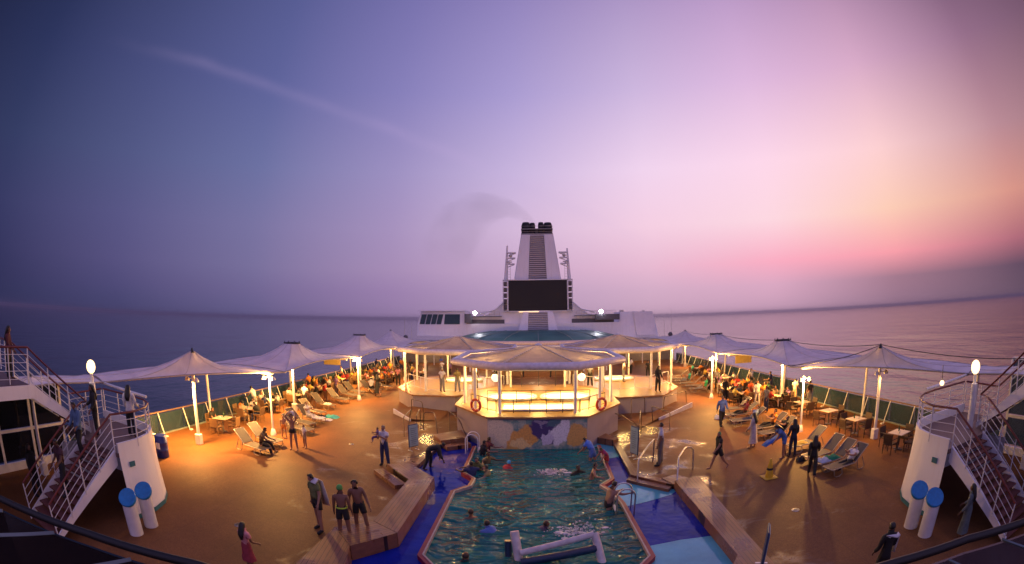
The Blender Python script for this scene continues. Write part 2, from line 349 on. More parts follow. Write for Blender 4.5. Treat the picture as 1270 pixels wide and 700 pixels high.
    def lathe(s, prof, c=(0,0,0), n=16, smooth=True, R=None):
        c = Vector(c); vs = []
        for r, z in prof:
            for k in range(n):
                v = Vector((r*cos(2*pi*k/n), r*sin(2*pi*k/n), z)); vs.append((R @ v if R else v)+c)
        m_ = len(prof)
        s.add(vs, [(i*n+k, i*n+(k+1)%n, (i+1)*n+(k+1)%n, (i+1)*n+k) for i in range(m_-1) for k in range(n)], smooth)
        s.add(vs, [tuple(range(n))[::-1], tuple(range((m_-1)*n, m_*n))]); return s
    def ball(s, c, r, n=12, sc=(1,1,1)):
        c = Vector(c); prof = [(cos(-pi/2+pi*k/(n//2))*r, sin(-pi/2+pi*k/(n//2))*r) for k in range(n//2+1)]
        vs = [Vector((max(q,1e-4)*cos(2*pi*k/n)*sc[0], max(q,1e-4)*sin(2*pi*k/n)*sc[1], z*sc[2]))+c for q, z in prof for k in range(n)]
        m_ = len(prof); s.add(vs, [(i*n+k, i*n+(k+1)%n, (i+1)*n+(k+1)%n, (i+1)*n+k) for i in range(m_-1) for k in range(n)], True); return s
    def torus(s, c, R_, r, M=None, n=20, k_=8):
        c = Vector(c); M = M or Matrix.Identity(3)
        return s.path([c + M @ Vector((R_*cos(2*pi*i/n), R_*sin(2*pi*i/n), 0)) for i in range(n)], r, k_, True)
    def mesh(s, name, off=(0,0,0)):
        me = bpy.data.meshes.new(name); o = Vector(off)
        me.from_pydata([tuple(Vector(v)-o) for v in s.v], [], s.f); me.polygons.foreach_set('use_smooth', s.sm); me.update(); return me
    def islands(s):
        par = list(range(len(s.v)))
        key = {}
        def find(a):
            while par[a] != a: par[a] = par[par[a]]; a = par[a]
            return a
        for k, v in enumerate(s.v):   # vertices at one place belong together
            q = tuple(round(x, 5) for x in v)
            if q in key: par[find(k)] = find(key[q])
            else: key[q] = k
        for f in s.f:
            for v in f[1:]: par[find(v)] = find(f[0])
        out = {}
        for f, sm in zip(s.f, s.sm): out.setdefault(find(f[0]), []).append((f, sm))
        return list(out.values())
    def build(s, name, mat, parent=None, off=None):
        if off is None:
            root = parent
            while root is not None and root.parent is not None: root = root.parent
            off = root.location if root is not None and not root.get('_local') else (0,0,0)
        if name in EACH:
            first = None
            for isl in s.islands():
                m2 = MB(); mp = {}
                for f, sm in isl:
                    for v in f:
                        if v not in mp: mp[v] = len(m2.v); m2.v.append(s.v[v])
                    m2.f.append(tuple(mp[v] for v in f)); m2.sm.append(sm)
                o = bpy.data.objects.new(name, m2.mesh(name, off)); C.objects.link(o); o.data.materials.append(mat)
                if parent: o.parent = parent
                first = first or o
            return first
        o = bpy.data.objects.new(name, s.mesh(name, off)); C.objects.link(o); o.data.materials.append(mat)
        if parent: o.parent = parent
        return o
EACH = {'rope_band','foot','hanger','radar','platform','tread','rung','centre_cheek','bracket','roof_fitting','speaker','cap_platform','leg_hoop','radar_dish','menu_panel','lit_panel'}

def tag(o, label, cat, group=None):
    o['label'] = label; o['category'] = cat
    if group: o['group'] = group
    return o
def thing(name, label, cat, loc=(0,0,0), rz=0, group=None, local=False):
    o = bpy.data.objects.new(name, None); C.objects.link(o); o.location = loc; o.rotation_euler = (0,0,rz); o.empty_display_size = .2
    tag(o, label, cat, group)
    if local: o['_local'] = 1
    return o
def struct(name, mb, mat):
    o = mb.build(name, mat); o['kind'] = 'structure'; return o
def copy_tree(o, parent=None):
    c = o.copy(); C.objects.link(c)
    if parent is not None: c.parent = parent
    for ch in list(o.children): copy_tree(ch, c)
    return c
def place(proto, used, loc, rz, label, group=None, scale=1):
    o = proto if not used[0] else copy_tree(proto)
    used[0] = True
    o.location = loc; o.rotation_euler = (0,0,rz); o['label'] = label; o.scale = (scale,)*3
    if group: o['group'] = group
    return o
def lamp(name, loc, power, col=(1,.6,.25), r=.12, spot=None, target=None, parent=None):
    l = bpy.data.lights.new(name, 'SPOT' if spot else 'POINT'); l.energy = power; l.color = col; l.shadow_soft_size = r
    if spot: l.spot_size = radians(spot); l.spot_blend = .8
    o = bpy.data.objects.new(name, l); C.objects.link(o); o.location = loc
    if spot: o.rotation_euler = (Vector(target)-Vector(loc)).to_track_quat('-Z','Y').to_euler()
    return o
# ------------------------------------------------------------------ deck, pool, sea
HOLE = [(-3.2,22.0),(-4.5,20.4),(-4.81,16.5),(-4.35,15.9),(-3.62,15.1),(-3.6,10.5),(-4.5,9.4),(-4.3,8.5),(-4.3,4.5),
        (4.4,4.5),(4.4,8.5),(4.68,8.9),(4.68,14.6),(3.41,16.1),(3.47,20.6),(2.9,21.6)]
bm = bmesh.new()
def loop(pts):
    vs = [bm.verts.new((x, y, 0)) for x, y in pts]
    return [bm.edges.new((vs[i], vs[(i+1) % len(vs)])) for i in range(len(vs))]
e1 = loop([(-18.2,-14),(18.2,-14),(18.2,62),(-18.2,62)]); e2 = loop(HOLE)
bmesh.ops.triangle_fill(bm, edges=e1+e2, use_beauty=True, use_dissolve=False)
bmesh.ops.recalc_face_normals(bm, faces=bm.faces)
me = bpy.data.meshes.new('deck'); bm.to_mesh(me); bm.free()
for p in me.polygons:
    if p.normal.z < 0: p.flip()
o = bpy.data.objects.new('deck', me); C.objects.link(o); me.materials.append(DECK); o['kind'] = 'structure'
hull = MB(); hull.prism([(-18.3,-14.1),(18.3,-14.1),(18.3,62.2),(-18.3,62.2)], -27, -1.5)
struct('ship_hull', hull, SHIP)
mb = MB()
for s in (-1,1): mb.box((s*18.25, 24, -.75), (.1, 76, 1.5))
struct('deck_edge', mb, SHIP)
sea = MB(); R0 = 14000; rings = [0,60,150,400,1200,4000,8000,R0]
vs = [(0,0,0)]; fs = []
nseg = 48
for r in rings[1:]: vs += [(r*cos(2*pi*k/nseg), r*sin(2*pi*k/nseg), 0) for k in range(nseg)]
for k in range(nseg): fs.append((0, 1+k, 1+(k+1)%nseg))
for i in range(len(rings)-2):
    for k in range(nseg): a=1+i*nseg+k; b_=1+i*nseg+(k+1)%nseg; fs.append((a, a+nseg, b_+nseg, b_))
sea.add([(x,y,-27) for x,y,z in vs], fs); struct('sea', sea, SEA)

# ledge with coloured tiles, curb, water
mb = MB(); mb.add([(x,y,-.16) for x,y in [(-5.4,4.5),(0,4.5),(0,22.5),(-5.4,22.5)]], [(0,1,2,3)]); struct('pool_ledge', mb, ROYAL)
mb = MB(); mb.add([(x,y,-.16) for x,y in [(0,4.5),(5.2,4.5),(5.2,14.9),(0,14.9)]], [(0,1,2,3)])
mb.add([(x,y,-.16) for x,y in [(0,14.9),(3.8,14.9),(3.8,20.0),(0,20.0)]], [(0,1,2,3)]); struct('pool_ledge', mb, ROYAL)
mb = MB(); mb.add([(x,y,-.152) for x,y in [(2.3,15.6),(3.9,15.6),(4.9,14.62),(4.45,14.15),(3.5,13.75),(2.4,13.35)]], [(0,5,4,3,2,1)])
mb.add([(x,y,-.152) for x,y in [(2.3,4.6),(4.9,4.6),(4.9,10.75),(3.8,10.8),(2.5,10.6)]], [(0,1,2,3,4)])
mb.add([(x,y,-.152) for x,y in [(2.3,18.6),(3.6,19.0),(3.6,21.5),(2.2,21.5)]], [(0,1,2,3)])
struct('pool_ledge_band', mb, LIGHTB)
mb = MB()
for a, b_ in (((4.75,8.5),(4.75,14.7)), ((3.5,16.1),(3.56,20.7)), ((-4.9,16.5),(-4.6,20.4))):
    mb.slab((a[0],a[1],-.3),(b_[0],b_[1],-.3),(b_[0],b_[1],-.012),(a[0],a[1],-.012), .05)
struct('ledge_wall', mb, ROYAL)
CL = [(-2.85,20.5),(-2.77,16.7),(-2.28,16.05),(-2.32,15.25),(-2.81,14.65),(-2.79,10.0),(-2.45,9.55),(-2.45,4.6)]
CR = [(2.68,20.5),(2.60,15.9),(2.12,15.25),(2.42,14.5),(2.58,13.5),(2.71,9.9),(2.36,9.45),(2.36,4.6)]
mb = MB(); mb.add([(x,y,-.10) for x,y in CL+CR[::-1]], [tuple(range(16))]); 
w = struct('pool_water', mb, POOLW)
for p in w.data.polygons:
    if p.normal.z < 0: p.flip()
def offs(path, d):
    out = []
    for i, p in enumerate(path):
        p = Vector(p); a = Vector(path[max(i-1,0)]); b_ = Vector(path[min(i+1,len(path)-1)])
        n1 = (p-a) if i else (b_-p); n2 = (b_-p) if i < len(path)-1 else (p-a)
        n1.normalize(); n2.normalize(); q1 = Vector((-n1.y,n1.x)); q2 = Vector((-n2.y,n2.x)); m_ = (q1+q2).normalized()
        out.append(p + m_*d/max(m_.dot(q1), .5))
    return out
def ribbon(path, d0, d1, z0, z1):
    mb = MB(); A, B = offs(path, d0), offs(path, d1)
    for i in range(len(path)-1):
        a,b_,c,d = A[i],A[i+1],B[i+1],B[i]
        mb.add([(v.x,v.y,z) for z in (z0,z1) for v in (a,b_,c,d)], [(0,1,2,3),(7,6,5,4),(0,4,5,1),(1,5,6,2),(2,6,7,3),(3,7,4,0)])
    return mb
for s, path, sd in ((-1, CL, -1), (1, CR, 1)):
    t_ = thing('pool_curb', ('left' if s < 0 else 'right')+' zigzag pool curb with red stripe and pale nosing', 'curb', (path[0][0], path[0][1], -.15), group='pool curbs')
    ribbon(path, 0, sd*.045, -.3, .0).build('nosing', CURBW, t_); ribbon(path, sd*.047, sd*.16, -.2, -.012).build('red_stripe', RED, t_)

WA = {}
def wood(a, b_):   # plank material running along the line a-b
    ang = round(atan2(b_[0]-a[0], b_[1]-a[1]), 2)
    if ang not in WA: WA[ang] = woodmat('planks', ang)
    return WA[ang]
def bench_piece(poly, z0, z1, run, parent, name='bench_section'):
    mb = MB(); mb.prism(poly, z0, z1); return mb.build(name, wood(*run), parent)
t_ = thing('pool_bench', 'long zigzag timber bench left of the pool, raised above the deck', 'bench', (-4.4,13,0))
bench_piece([(-3.62,15.1),(-4.45,14.7),(-4.46,11.05),(-3.6,10.5)], -.15, .30, ((0,0),(0,1)), t_)
bench_piece([(-3.61,10.49),(-4.47,11.04),(-5.3,10.3),(-4.5,9.4)], -.15, .297, ((-4.9,9.9),(-4.0,10.8)), t_)
bench_piece([(-4.51,9.39),(-5.31,10.29),(-5.35,6.5),(-4.3,6.5),(-4.28,8.6)], -.15, .301, ((0,0),(-.15,1)), t_)
bench_piece([(-3.62,15.11),(-4.35,15.9),(-4.85,16.5),(-5.75,16.2),(-4.45,14.71)], -.15, .299, ((-5.2,16.4),(-4,15)), t_)
mb = MB(); mb.prism([(-5.85,16.05),(-6.15,15.8),(-4.85,14.35),(-4.5,14.63)], 0, .15); mb.build('step', wood((-6,16),(-4.7,14.6)), t_)
t_ = thing('pool_bench', 'long straight timber bench on the right of the pool', 'bench', (5,11,0))
bench_piece([(4.68,14.6),(4.68,8.9),(4.4,8.5),(4.4,6.0),(5.3,6.0),(5.35,9.4),(5.62,14.75)], -.15, .20, ((0,0),(.02,1)), t_)
bench_piece([(4.67,14.61),(5.61,14.76),(5.0,15.6),(4.4,15.35)], -.1, .05, ((4,15),(5,15.4)), t_)
t_ = thing('pool_coping', 'timber coping and steps along the right back edge of the pool ledge', 'coping', (3.6,18,0))
mb = MB()
mb.prism([(3.40,16.08),(3.46,20.62),(3.72,20.7),(3.70,16.15)], -.14, .03); mb.build('coping_board', wood((3.4,16),(3.46,20.6)), t_)
mb = MB(); mb.prism([(3.40,16.07),(3.70,16.14),(4.9,14.9),(4.66,14.62)], -.14, .03); mb.build('coping_board', wood((3.4,16),(4.68,14.6)), t_)
mb = MB(); mb.prism([(3.35,16.0),(4.6,14.66),(4.42,14.40),(3.18,15.72)], -.15, -.04); mb.build('step', wood((3.4,16),(4.68,14.6)), t_)
mb = MB(); mb.prism([(2.75,21.3),(3.46,20.64),(3.75,20.9),(3.2,22.2)], -.14, .16); mb.build('step', wood((2.8,21.8),(3.5,20.6)), t_)
t_ = thing('pool_coping', 'timber coping and corner steps along the left back edge of the ledge', 'coping', (-4.8,18,0))
mb = MB(); mb.prism([(-4.80,16.5),(-5.05,16.4),(-4.75,20.5),(-4.5,20.4)], -.14, .03); mb.build('coping_board', wood((-4.8,16.5),(-4.5,20.4)), t_)
mb = MB(); mb.prism([(-4.49,20.41),(-3.35,21.15),(-3.9,22.6),(-5.1,21.5)], -.14, .22); mb.build('step', wood((-4.6,20.4),(-3.3,21.2)), t_)
mb = MB(); mb.prism([(-4.42,20.36),(-4.12,19.95),(-3.12,20.65),(-3.33,21.1)], -.15, .04); mb.build('step', wood((-4.6,20.4),(-3.3,21.2)), t_)

# ------------------------------------------------------------------ spa platforms
def octa(cx, cy, hx, hy, fx, fy, sc=1): # corners of an elongated octagon
    return [(cx+x*sc, cy+y*sc) for x, y in ((-fx,-hy),(fx,-hy),(hx,-fy),(hx,fy),(fx,hy),(-fx,hy),(-hx,fy),(-hx,-fy))]
def spa(label, cx, cy, plat, zt, canopy, zc, zpk, posts, tubs, mural, rails, lamp_p, rim_gap=()):
    t_ = thing('spa_pavilion', label, 'pavilion', (cx, cy, 0), group='octagonal spa pavilions')
    mb = MB(); mb.prism(plat, -.3, zt-.09); mb.build('platform_wall', TUBWALL, t_)
    P_ = offs(list(plat)+[plat[0]], 0)
    c = Vector((sum(p[0] for p in plat)/len(plat), sum(p[1] for p in plat)/len(plat)))
    big = [tuple(c+(Vector(p)-c)*1.025) for p in plat]; small = [tuple(c+(Vector(p)-c)*.95) for p in plat]
    mb = MB(); n = len(plat)
    vs = [(x,y,z) for z in (zt-.088, zt) for x,y in big] + [(x,y,zt+.0) for x,y in small] + [(x,y,zt-.02) for x,y in small]
    mb.add(vs, [(k,(k+1)%n,n+(k+1)%n,n+k) for k in range(n)] + [(n+k,n+(k+1)%n,2*n+(k+1)%n,2*n+k) for k in range(n)] + [(2*n+k,2*n+(k+1)%n,3*n+(k+1)%n,3*n+k) for k in range(n)])
    mb.build('rim', BROWN_TRIM, t_)
    mb = MB(); mb.add([(x,y,zt-.02) for x,y in small], [tuple(range(n))]); mb.build('platform_floor', SPADECK, t_)
    if mural:
        mb = MB(); a, b_ = plat[0], plat[1]; mb.box(((a[0]+b_[0])/2, a[1]-.02, (zt-.12)/2-.1), (abs(b_[0]-a[0])-.02, .03, zt-.0)); mb.build('mural_panel', MURAL, t_)
    for kind, x, y, rx, ry in tubs:
        mb = MB()
        if kind == 'round':
            mb.path([(x+rx*cos(2*pi*k/28), y+ry*sin(2*pi*k/28), zt+.05) for k in range(28)], .09, 6, True); tb = mb.build('tub_rim', WHITE, t_)
            mb = MB(); mb.add([(x+rx*.96*cos(2*pi*k/28), y+ry*.96*sin(2*pi*k/28), zt+.03) for k in range(28)], [tuple(range(28))]); mb.build('glowing_water', TUBGLOW, tb)
        else:
            mb.path([(x-rx,y-ry,zt+.03),(x+rx,y-ry,zt+.03),(x+rx,y+ry,zt+.03),(x-rx,y+ry,zt+.03)], .06, 6, True); tb = mb.build('tub_rim', WHITE, t_)
            mb = MB(); mb.add([(x-rx,y-ry,zt+.02),(x+rx,y-ry,zt+.02),(x+rx,y+ry,zt+.02),(x-rx,y+ry,zt+.02)], [(0,1,2,3)]); mb.build('glowing_water', TUBGLOW, tb)
    for px, py in posts:
        mb = MB(); mb.tube((px,py,zt-.05),(px,py,zc+.02),.075,n=10); mb.build('post', WHITE, t_)
    mb = MB(); mb.path([(x,y,zc+.10) for x,y in canopy], .19, 10, True); mb.build('eave_ring', P('eave_white', (.66,.62,.70), .5), t_)
    # sagging fabric between eight ribs
    mb = MB(); n = len(canopy); M = 4; K = 7; rows = []
    for k in range(n):
        a, b_ = Vector(canopy[k]), Vector(canopy[(k+1)%n])
        for j in range(M):
            f = j/M; rim = a.lerp(b_, f).lerp(Vector((cx,cy)), .05); row = []
            for i in range(K+1):
                r = i/K; p = rim.lerp(Vector((cx,cy)), r*.97)
                sag = -.16*sin(pi*f)*sin(pi*min(1,r*1.05))
                row.append((p.x, p.y, zc+.14+(zpk-zc-.14)*(r**1.25)+sag))
            rows.append(row)
    T = len(rows); vs = [v for r_ in rows for v in r_]
    mb.add(vs, [(i*(K+1)+j, ((i+1)%T)*(K+1)+j, ((i+1)%T)*(K+1)+j+1, i*(K+1)+j+1) for i in range(T) for j in range(K)], True)
    mb.build('canopy', SPACAN, t_)
    mb = MB()
    for x, y in canopy: mb.tube((x,y,zc+.17),(cx,cy,zpk-.03),.03,n=6)
    mb.build('rib_frame', ALU, t_)
    mb = MB(); mb.lathe([(.22,zpk-.05),(.2,zpk+.03),(.05,zpk+.1)], (cx,cy,0), 12); mb.build('cap', WHITE, t_)
    for pts, h, every in rails:
        mb = MB()
        for i in range(len(pts)-1):
            a, b_ = Vector((*pts[i],zt)), Vector((*pts[i+1],zt)); L_ = (b_-a).length; k = max(1, round(L_/every))
            mb.tube(a+Vector((0,0,h)), b_+Vector((0,0,h)), .022, n=6); mb.tube(a+Vector((0,0,h*.12)), b_+Vector((0,0,h*.12)), .016, n=6)
            for j in range(k+1): q = a.lerp(b_, j/k); mb.tube(q-Vector((0,0,.02)), q+Vector((0,0,h)), .018, n=6)
        mb.build('railing', DARK if mural else WHITE, t_)
    for (x, y, z, pw) in lamp_p:
        mb = MB(); mb.lathe([(.10,z+.02),(.13,z+.05),(.13,z+.10),(.04,z+.13)], (x,y,0), 10); lo = mb.build('downlight', WHITE, t_)
        mb = MB(); mb.lathe([(.02,z),(.10,z),(.10,z+.018)], (x,y,0), 10); e_ = mb.build('bulb', WARM, lo)
        lamp('spa_light', (x,y,z-.08), pw*1.25, (1,.62,.18), .15)
    return t_
front = spa('front octagonal spa pavilion with painted mural wall facing the pool', 0, 25.3,
    [(-2.3,20.4),(2.2,20.4),(4.1,23.2),(4.1,28.2),(2.2,30.6),(-2.3,30.6),(-4.2,28.2),(-4.2,23.2)], 1.45,
    octa(0,25.3,4.25,4.8,1.8,2.3), 3.62, 4.42, [(-1.8,21.1),(1.7,21.1),(3.78,23.8),(3.78,27.2),(1.7,29.6),(-1.8,29.6),(-3.85,27.2),(-3.85,23.8),(-3.1,22.3),(3.0,22.3),(-2.4,28.9),(2.4,28.9)],
    [('rect',0,22.45,1.75,.75),('round',-1.5,25.4,1.35,1.2),('round',1.5,25.4,1.35,1.2)], True,
    [([(-1.95,21.3),(1.9,21.3)],.62,.78),([(-2.0,21.3),(-3.4,22.9)],.62,.8),([(1.95,21.3),(3.35,22.9)],.62,.8),([(-2.7,24.0),(2.7,24.0)],.62,.78),([(-2.2,29.8),(2.2,29.8)],1.0,1.1)],
    [(-2.6,23.2,3.45,330),(2.6,23.2,3.45,330),(0,25.3,3.5,330),(-2.6,27.6,3.45,300),(2.6,27.6,3.45,300)])
LP = [(-7.95,28.2),(-5.2,28.2),(-3.6,30.6),(-3.0,33.5),(-3.4,36.6),(-5.2,38.6),(-7.9,38.6),(-9.7,36.2),(-9.75,31.0)]
for s, lab in ((-1,'left octagonal spa pavilion behind the front one, two people standing inside'), (1,'right octagonal spa pavilion behind the front one, person in black at its edge')):
    X = lambda pts: [(-x*s, y) for x, y in (pts if s < 0 else pts[::-1])]
    ca = octa(s*5.85, 33.6, 4.1, 4.3, 1.8, 1.8)
    pr = [(s*5.85+x*.9, 33.6+y*.9) for x, y in ((-1.8,-4.3),(1.8,-4.3),(4.1,-1.8),(4.1,1.8),(1.8,4.3),(-1.8,4.3),(-4.1,1.8),(-4.1,-1.8))]
    plat = LP if s < 0 else [(-x-.35, y-1.0) for x, y in LP][::-1]
    spa(lab, s*5.85, 33.6, plat, 1.05, ca, 3.6, 4.6, pr, [('round', s*5.85, 35.3, 1.5, 1.2)], False,
        [([(s*5.85+x*.84, 33.4+y*.84) for x, y in ((-4.1,-1.8),(-1.8,-4.3),(1.8,-4.3),(4.1,-1.8))], .85, .9)],
        [(s*5.85, 33.6, 3.5, 260),(s*5.85-2.3, 31.4, 3.45, 200),(s*5.85+2.3, 31.4, 3.45, 200),(s*7.5,36,3.4,200)])
for s in (-1,1):   # round lit discs and life rings
    g = thing('globe_lamp', ('left' if s<0 else 'right')+' round frosted lamp hanging under the front spa canopy', 'lamp', (s*2.15,22.9,2.9), group='frosted spa lamps')
    mb = MB(); mb.ball((s*2.15,22.9,2.9), .2, 14); mb.build('globe', PANEL_G, g)
    mb = MB(); mb.tube((s*2.15,22.9,3.1),(s*2.15,22.9,3.6),.015); mb.build('rod', DARK, g)
    g = thing('life_ring', ('left' if s<0 else 'right')+' orange life ring on the rim of the front spa platform', 'life ring', (s*2.95,21.32,1.75), group='orange life rings')
    Mx = rotm(rz=s*.55, rx=pi/2)
    mb = MB(); mb.torus((s*2.95,21.32,1.79), .27, .065, Mx, 24, 10); mb.build('ring', ORINGM, g)
    mb = MB()
    for k in range(4):
        a = pi/4+k*pi/2; c = Vector((s*2.95,21.32,1.79)) + Mx @ Vector((.27*cos(a), .27*sin(a), 0)); mb.torus(c, .072, .012, rotm(rz=s*.55) @ rotm(ry=-a, rx=0), 10, 5)
    mb.build('rope_band', ROPE, g)
    mb = MB(); mb.tube((s*2.95,21.36,1.40),(s*2.95,21.36,1.56),.03); mb.build('bracket', STEEL, g)

# ------------------------------------------------------------------ hand rails, ramps, ladders
def hoop(name, label, pts, mat, r=.024, group=None, cat='handrail'):
    mb = MB(); out = []
    pts = [Vector(p) for p in pts]
    for i, p in enumerate(pts):   # round the inner corners
        if 0 < i < len(pts)-1:
            a = (pts[i-1]-p); b_ = (pts[i+1]-p); k = min(.16, a.length*.4, b_.length*.4); a.normalize(); b_.normalize()
            A, B = p+a*k, p+b_*k
            for j in range(5): f = j/4; out.append(A*(1-f)**2 + p*2*f*(1-f) + B*f*f)
        else: out.append(p)
    mb.path(out, r, 8); o = mb.build(name, mat); return tag(o, label, cat, group)
BR = P('bronze_rail', (.12,.08,.06), .35, .7)
GR = 'tubular pool handrails'
hoop('handrail', 'bright tubular handrail climbing from the right ledge in front of the man in white', [(3.54,15.5,-.15),(3.58,15.7,.75),(4.2,16.7,.98),(4.62,17.5,.98),(4.6,17.5,0)], STEEL, .03, GR)
hoop('handrail', 'bright tubular handrail at the far end of the right timber bench', [(4.72,14.45,.0),(4.95,15.2,.85),(5.5,16.1,.95),(5.86,16.2,.85),(5.86,16.1,0)], STEEL, .03, GR)
hoop('handrail', 'bronze handrail beside the right flank of the front spa', [(3.62,23.6,0),(3.6,23.5,.95),(4.2,22.3,.95),(4.7,21.0,.62),(4.75,20.9,0)], BR, .024, GR)
hoop('handrail', 'bronze stair rail behind the right blue board', [(4.79,21.4,0),(4.9,21.6,.85),(5.35,23.4,.95),(5.45,23.5,0)], BR, .024, GR)
hoop('handrail', 'bronze ramp rail on the deck side of the right ramp', [(6.3,24.4,0),(6.2,24.4,.95),(6.75,22.6,.9),(6.67,22.3,0)], BR, .024, GR)
hoop('handrail', 'bronze ramp rail next to the wall of the right spa', [(5.3,25.6,0),(5.4,26.2,1.1),(6.3,26.6,1.1),(6.35,26.6,0)], BR, .024, GR)
hoop('handrail', 'bronze rail at the top end of the right ramp', [(7.3,26.0,0),(7.4,26.1,1.1),(9.5,28.3,1.0),(9.6,28.4,0)], BR, .024, GR)
hoop('handrail', 'bronze rail on the deck side of the left blue board', [(-6.6,21.5,0),(-6.7,21.9,.95),(-6.85,23.8,.95),(-7.05,23.9,0)], BR, .024, GR)
hoop('handrail', 'bronze rail just behind the left blue board', [(-6.1,22.0,0),(-6.15,22.3,.95),(-6.4,24.0,.95),(-6.4,24.1,0)], BR, .024, GR)
hoop('handrail', 'bronze corner rail between the left board and the spa steps', [(-5.0,22.0,0),(-5.1,22.2,.85),(-5.45,23.3,.95),(-6.0,23.3,.95),(-6.05,23.3,0)], BR, .024, GR)
hoop('handrail', 'bronze rail sloping down to the left spa steps', [(-4.62,23.26,0),(-4.7,23.6,1.0),(-3.95,22.35,.85),(-3.5,21.6,.2)], BR, .024, GR)
hoop('handrail', 'bronze rail against the wall of the left spa', [(-6.6,25.7,0),(-6.7,25.7,1.05),(-7.6,26.6,1.05),(-7.6,26.6,0)], BR, .024, GR)
t_ = thing('access_ramp', 'sloping ramp with white kerb leading to the right spa', 'ramp', (7.5,25.6,0))
mb = MB(); mb.add([(5.35,23.3,.01),(6.72,24.87,.12),(9.7,27.8,.28),(8.9,28.7,.28),(5.2,24.6,.1)], [(0,1,2,4),(4,2,3)]); mb.build('ramp_surface', DECK, t_)
mb = MB(); mb.slab((6.75,24.87,-.02),(9.75,27.82,-.02),(9.75,27.82,.32),(6.75,24.87,.14),.08); mb.build('kerb', WHITE, t_)
t_ = thing('access_ramp', 'low ramp with pale kerb leading to the left spa', 'ramp', (-6.8,25.3,0))
mb = MB(); mb.slab((-7.3,25.0,-.02),(-8.9,26.9,-.02),(-8.9,26.9,.3),(-7.3,25.0,.14),.08); mb.build('kerb', WHITE, t_)
mb = MB(); mb.add([(-7.25,25.05,.12),(-8.85,26.92,.28),(-7.95,28.1,.28),(-5.6,27.9,.1),(-5.6,25.4,.01)],[(4,0,1,3),(3,1,2)]); mb.build('ramp_surface', DECK, t_)
def ladder(label, x, y, dirx, mat):
    t_ = thing('pool_ladder', label, 'ladder', (x,y,-.1), group='pool ladders')
    for k in (0,1):
        yy = y + (k-.5)*.55
        mb = MB(); mb.path([(x+dirx*.28, yy, -.16)] + [(x+dirx*(.28*cos(a)), yy, .48+.26*sin(a)) for a in [pi*j/10 for j in range(11)]] + [(x-dirx*.28, yy, -.7)], .024, 8); mb.build('rail', mat, t_)
    mb = MB()
    for z in (.0,-.25,-.5): mb.box((x-dirx*.28, y, z), (.09,.5,.03))
    mb.build('rung', mat, t_)
ladder('steel pool ladder on the right curb beside the climbing man', 2.62, 13.1, 1, STEEL)
ladder('pale pool ladder at the far left corner of the pool', -2.95, 20.0, -1, WHITE)
BOARDF = P('board_face', (.30,.42,.46), .4, noise=(3,.2)); BOARDB = P('board_back', (.02,.04,.12), .5); BOARDP = P('board_print', (.10,.16,.22), .5)
def board(label, x, y, z, rz, h, flip=1):
    t_ = thing('notice_board', label, 'notice board', (x,y,z), rz, 'standing pool notice boards', local=True)
    mb = MB(); mb.box((0,0,.12+h/2), (.56,.05,h-.1), bev=.02); mb.build('panel', BOARDB, t_)
    mb = MB(); mb.box((0,-.032*flip,.12+h/2), (.50,.012,h-.18)); f = mb.build('face', BOARDF, t_)
    mb = MB()
    for k in range(9): mb.box((-.02+.02*(k%2),-.041*flip,h*.9-.09*k), (.34-.05*(k%3),.004,.022))
    mb.build('print', BOARDP, f)
    mb = MB()
    for s in (-1,1): mb.tube((s*.2,0,0),(s*.2,0,.2),.02); mb.box((s*.2,0,.012),(.06,.3,.02))
    mb.build('foot', STEEL, t_)
board('blue notice board left of the pool near the spa rails', -5.5, 19.3, 0, .95, 1.15)
board('blue notice board on the right deck behind the pool coping', 3.95, 18.2, 0, -1.15, 1.3)
board('blue notice board at the near end of the right bench', 4.95, 8.1, .19, 1.1, 1.0)

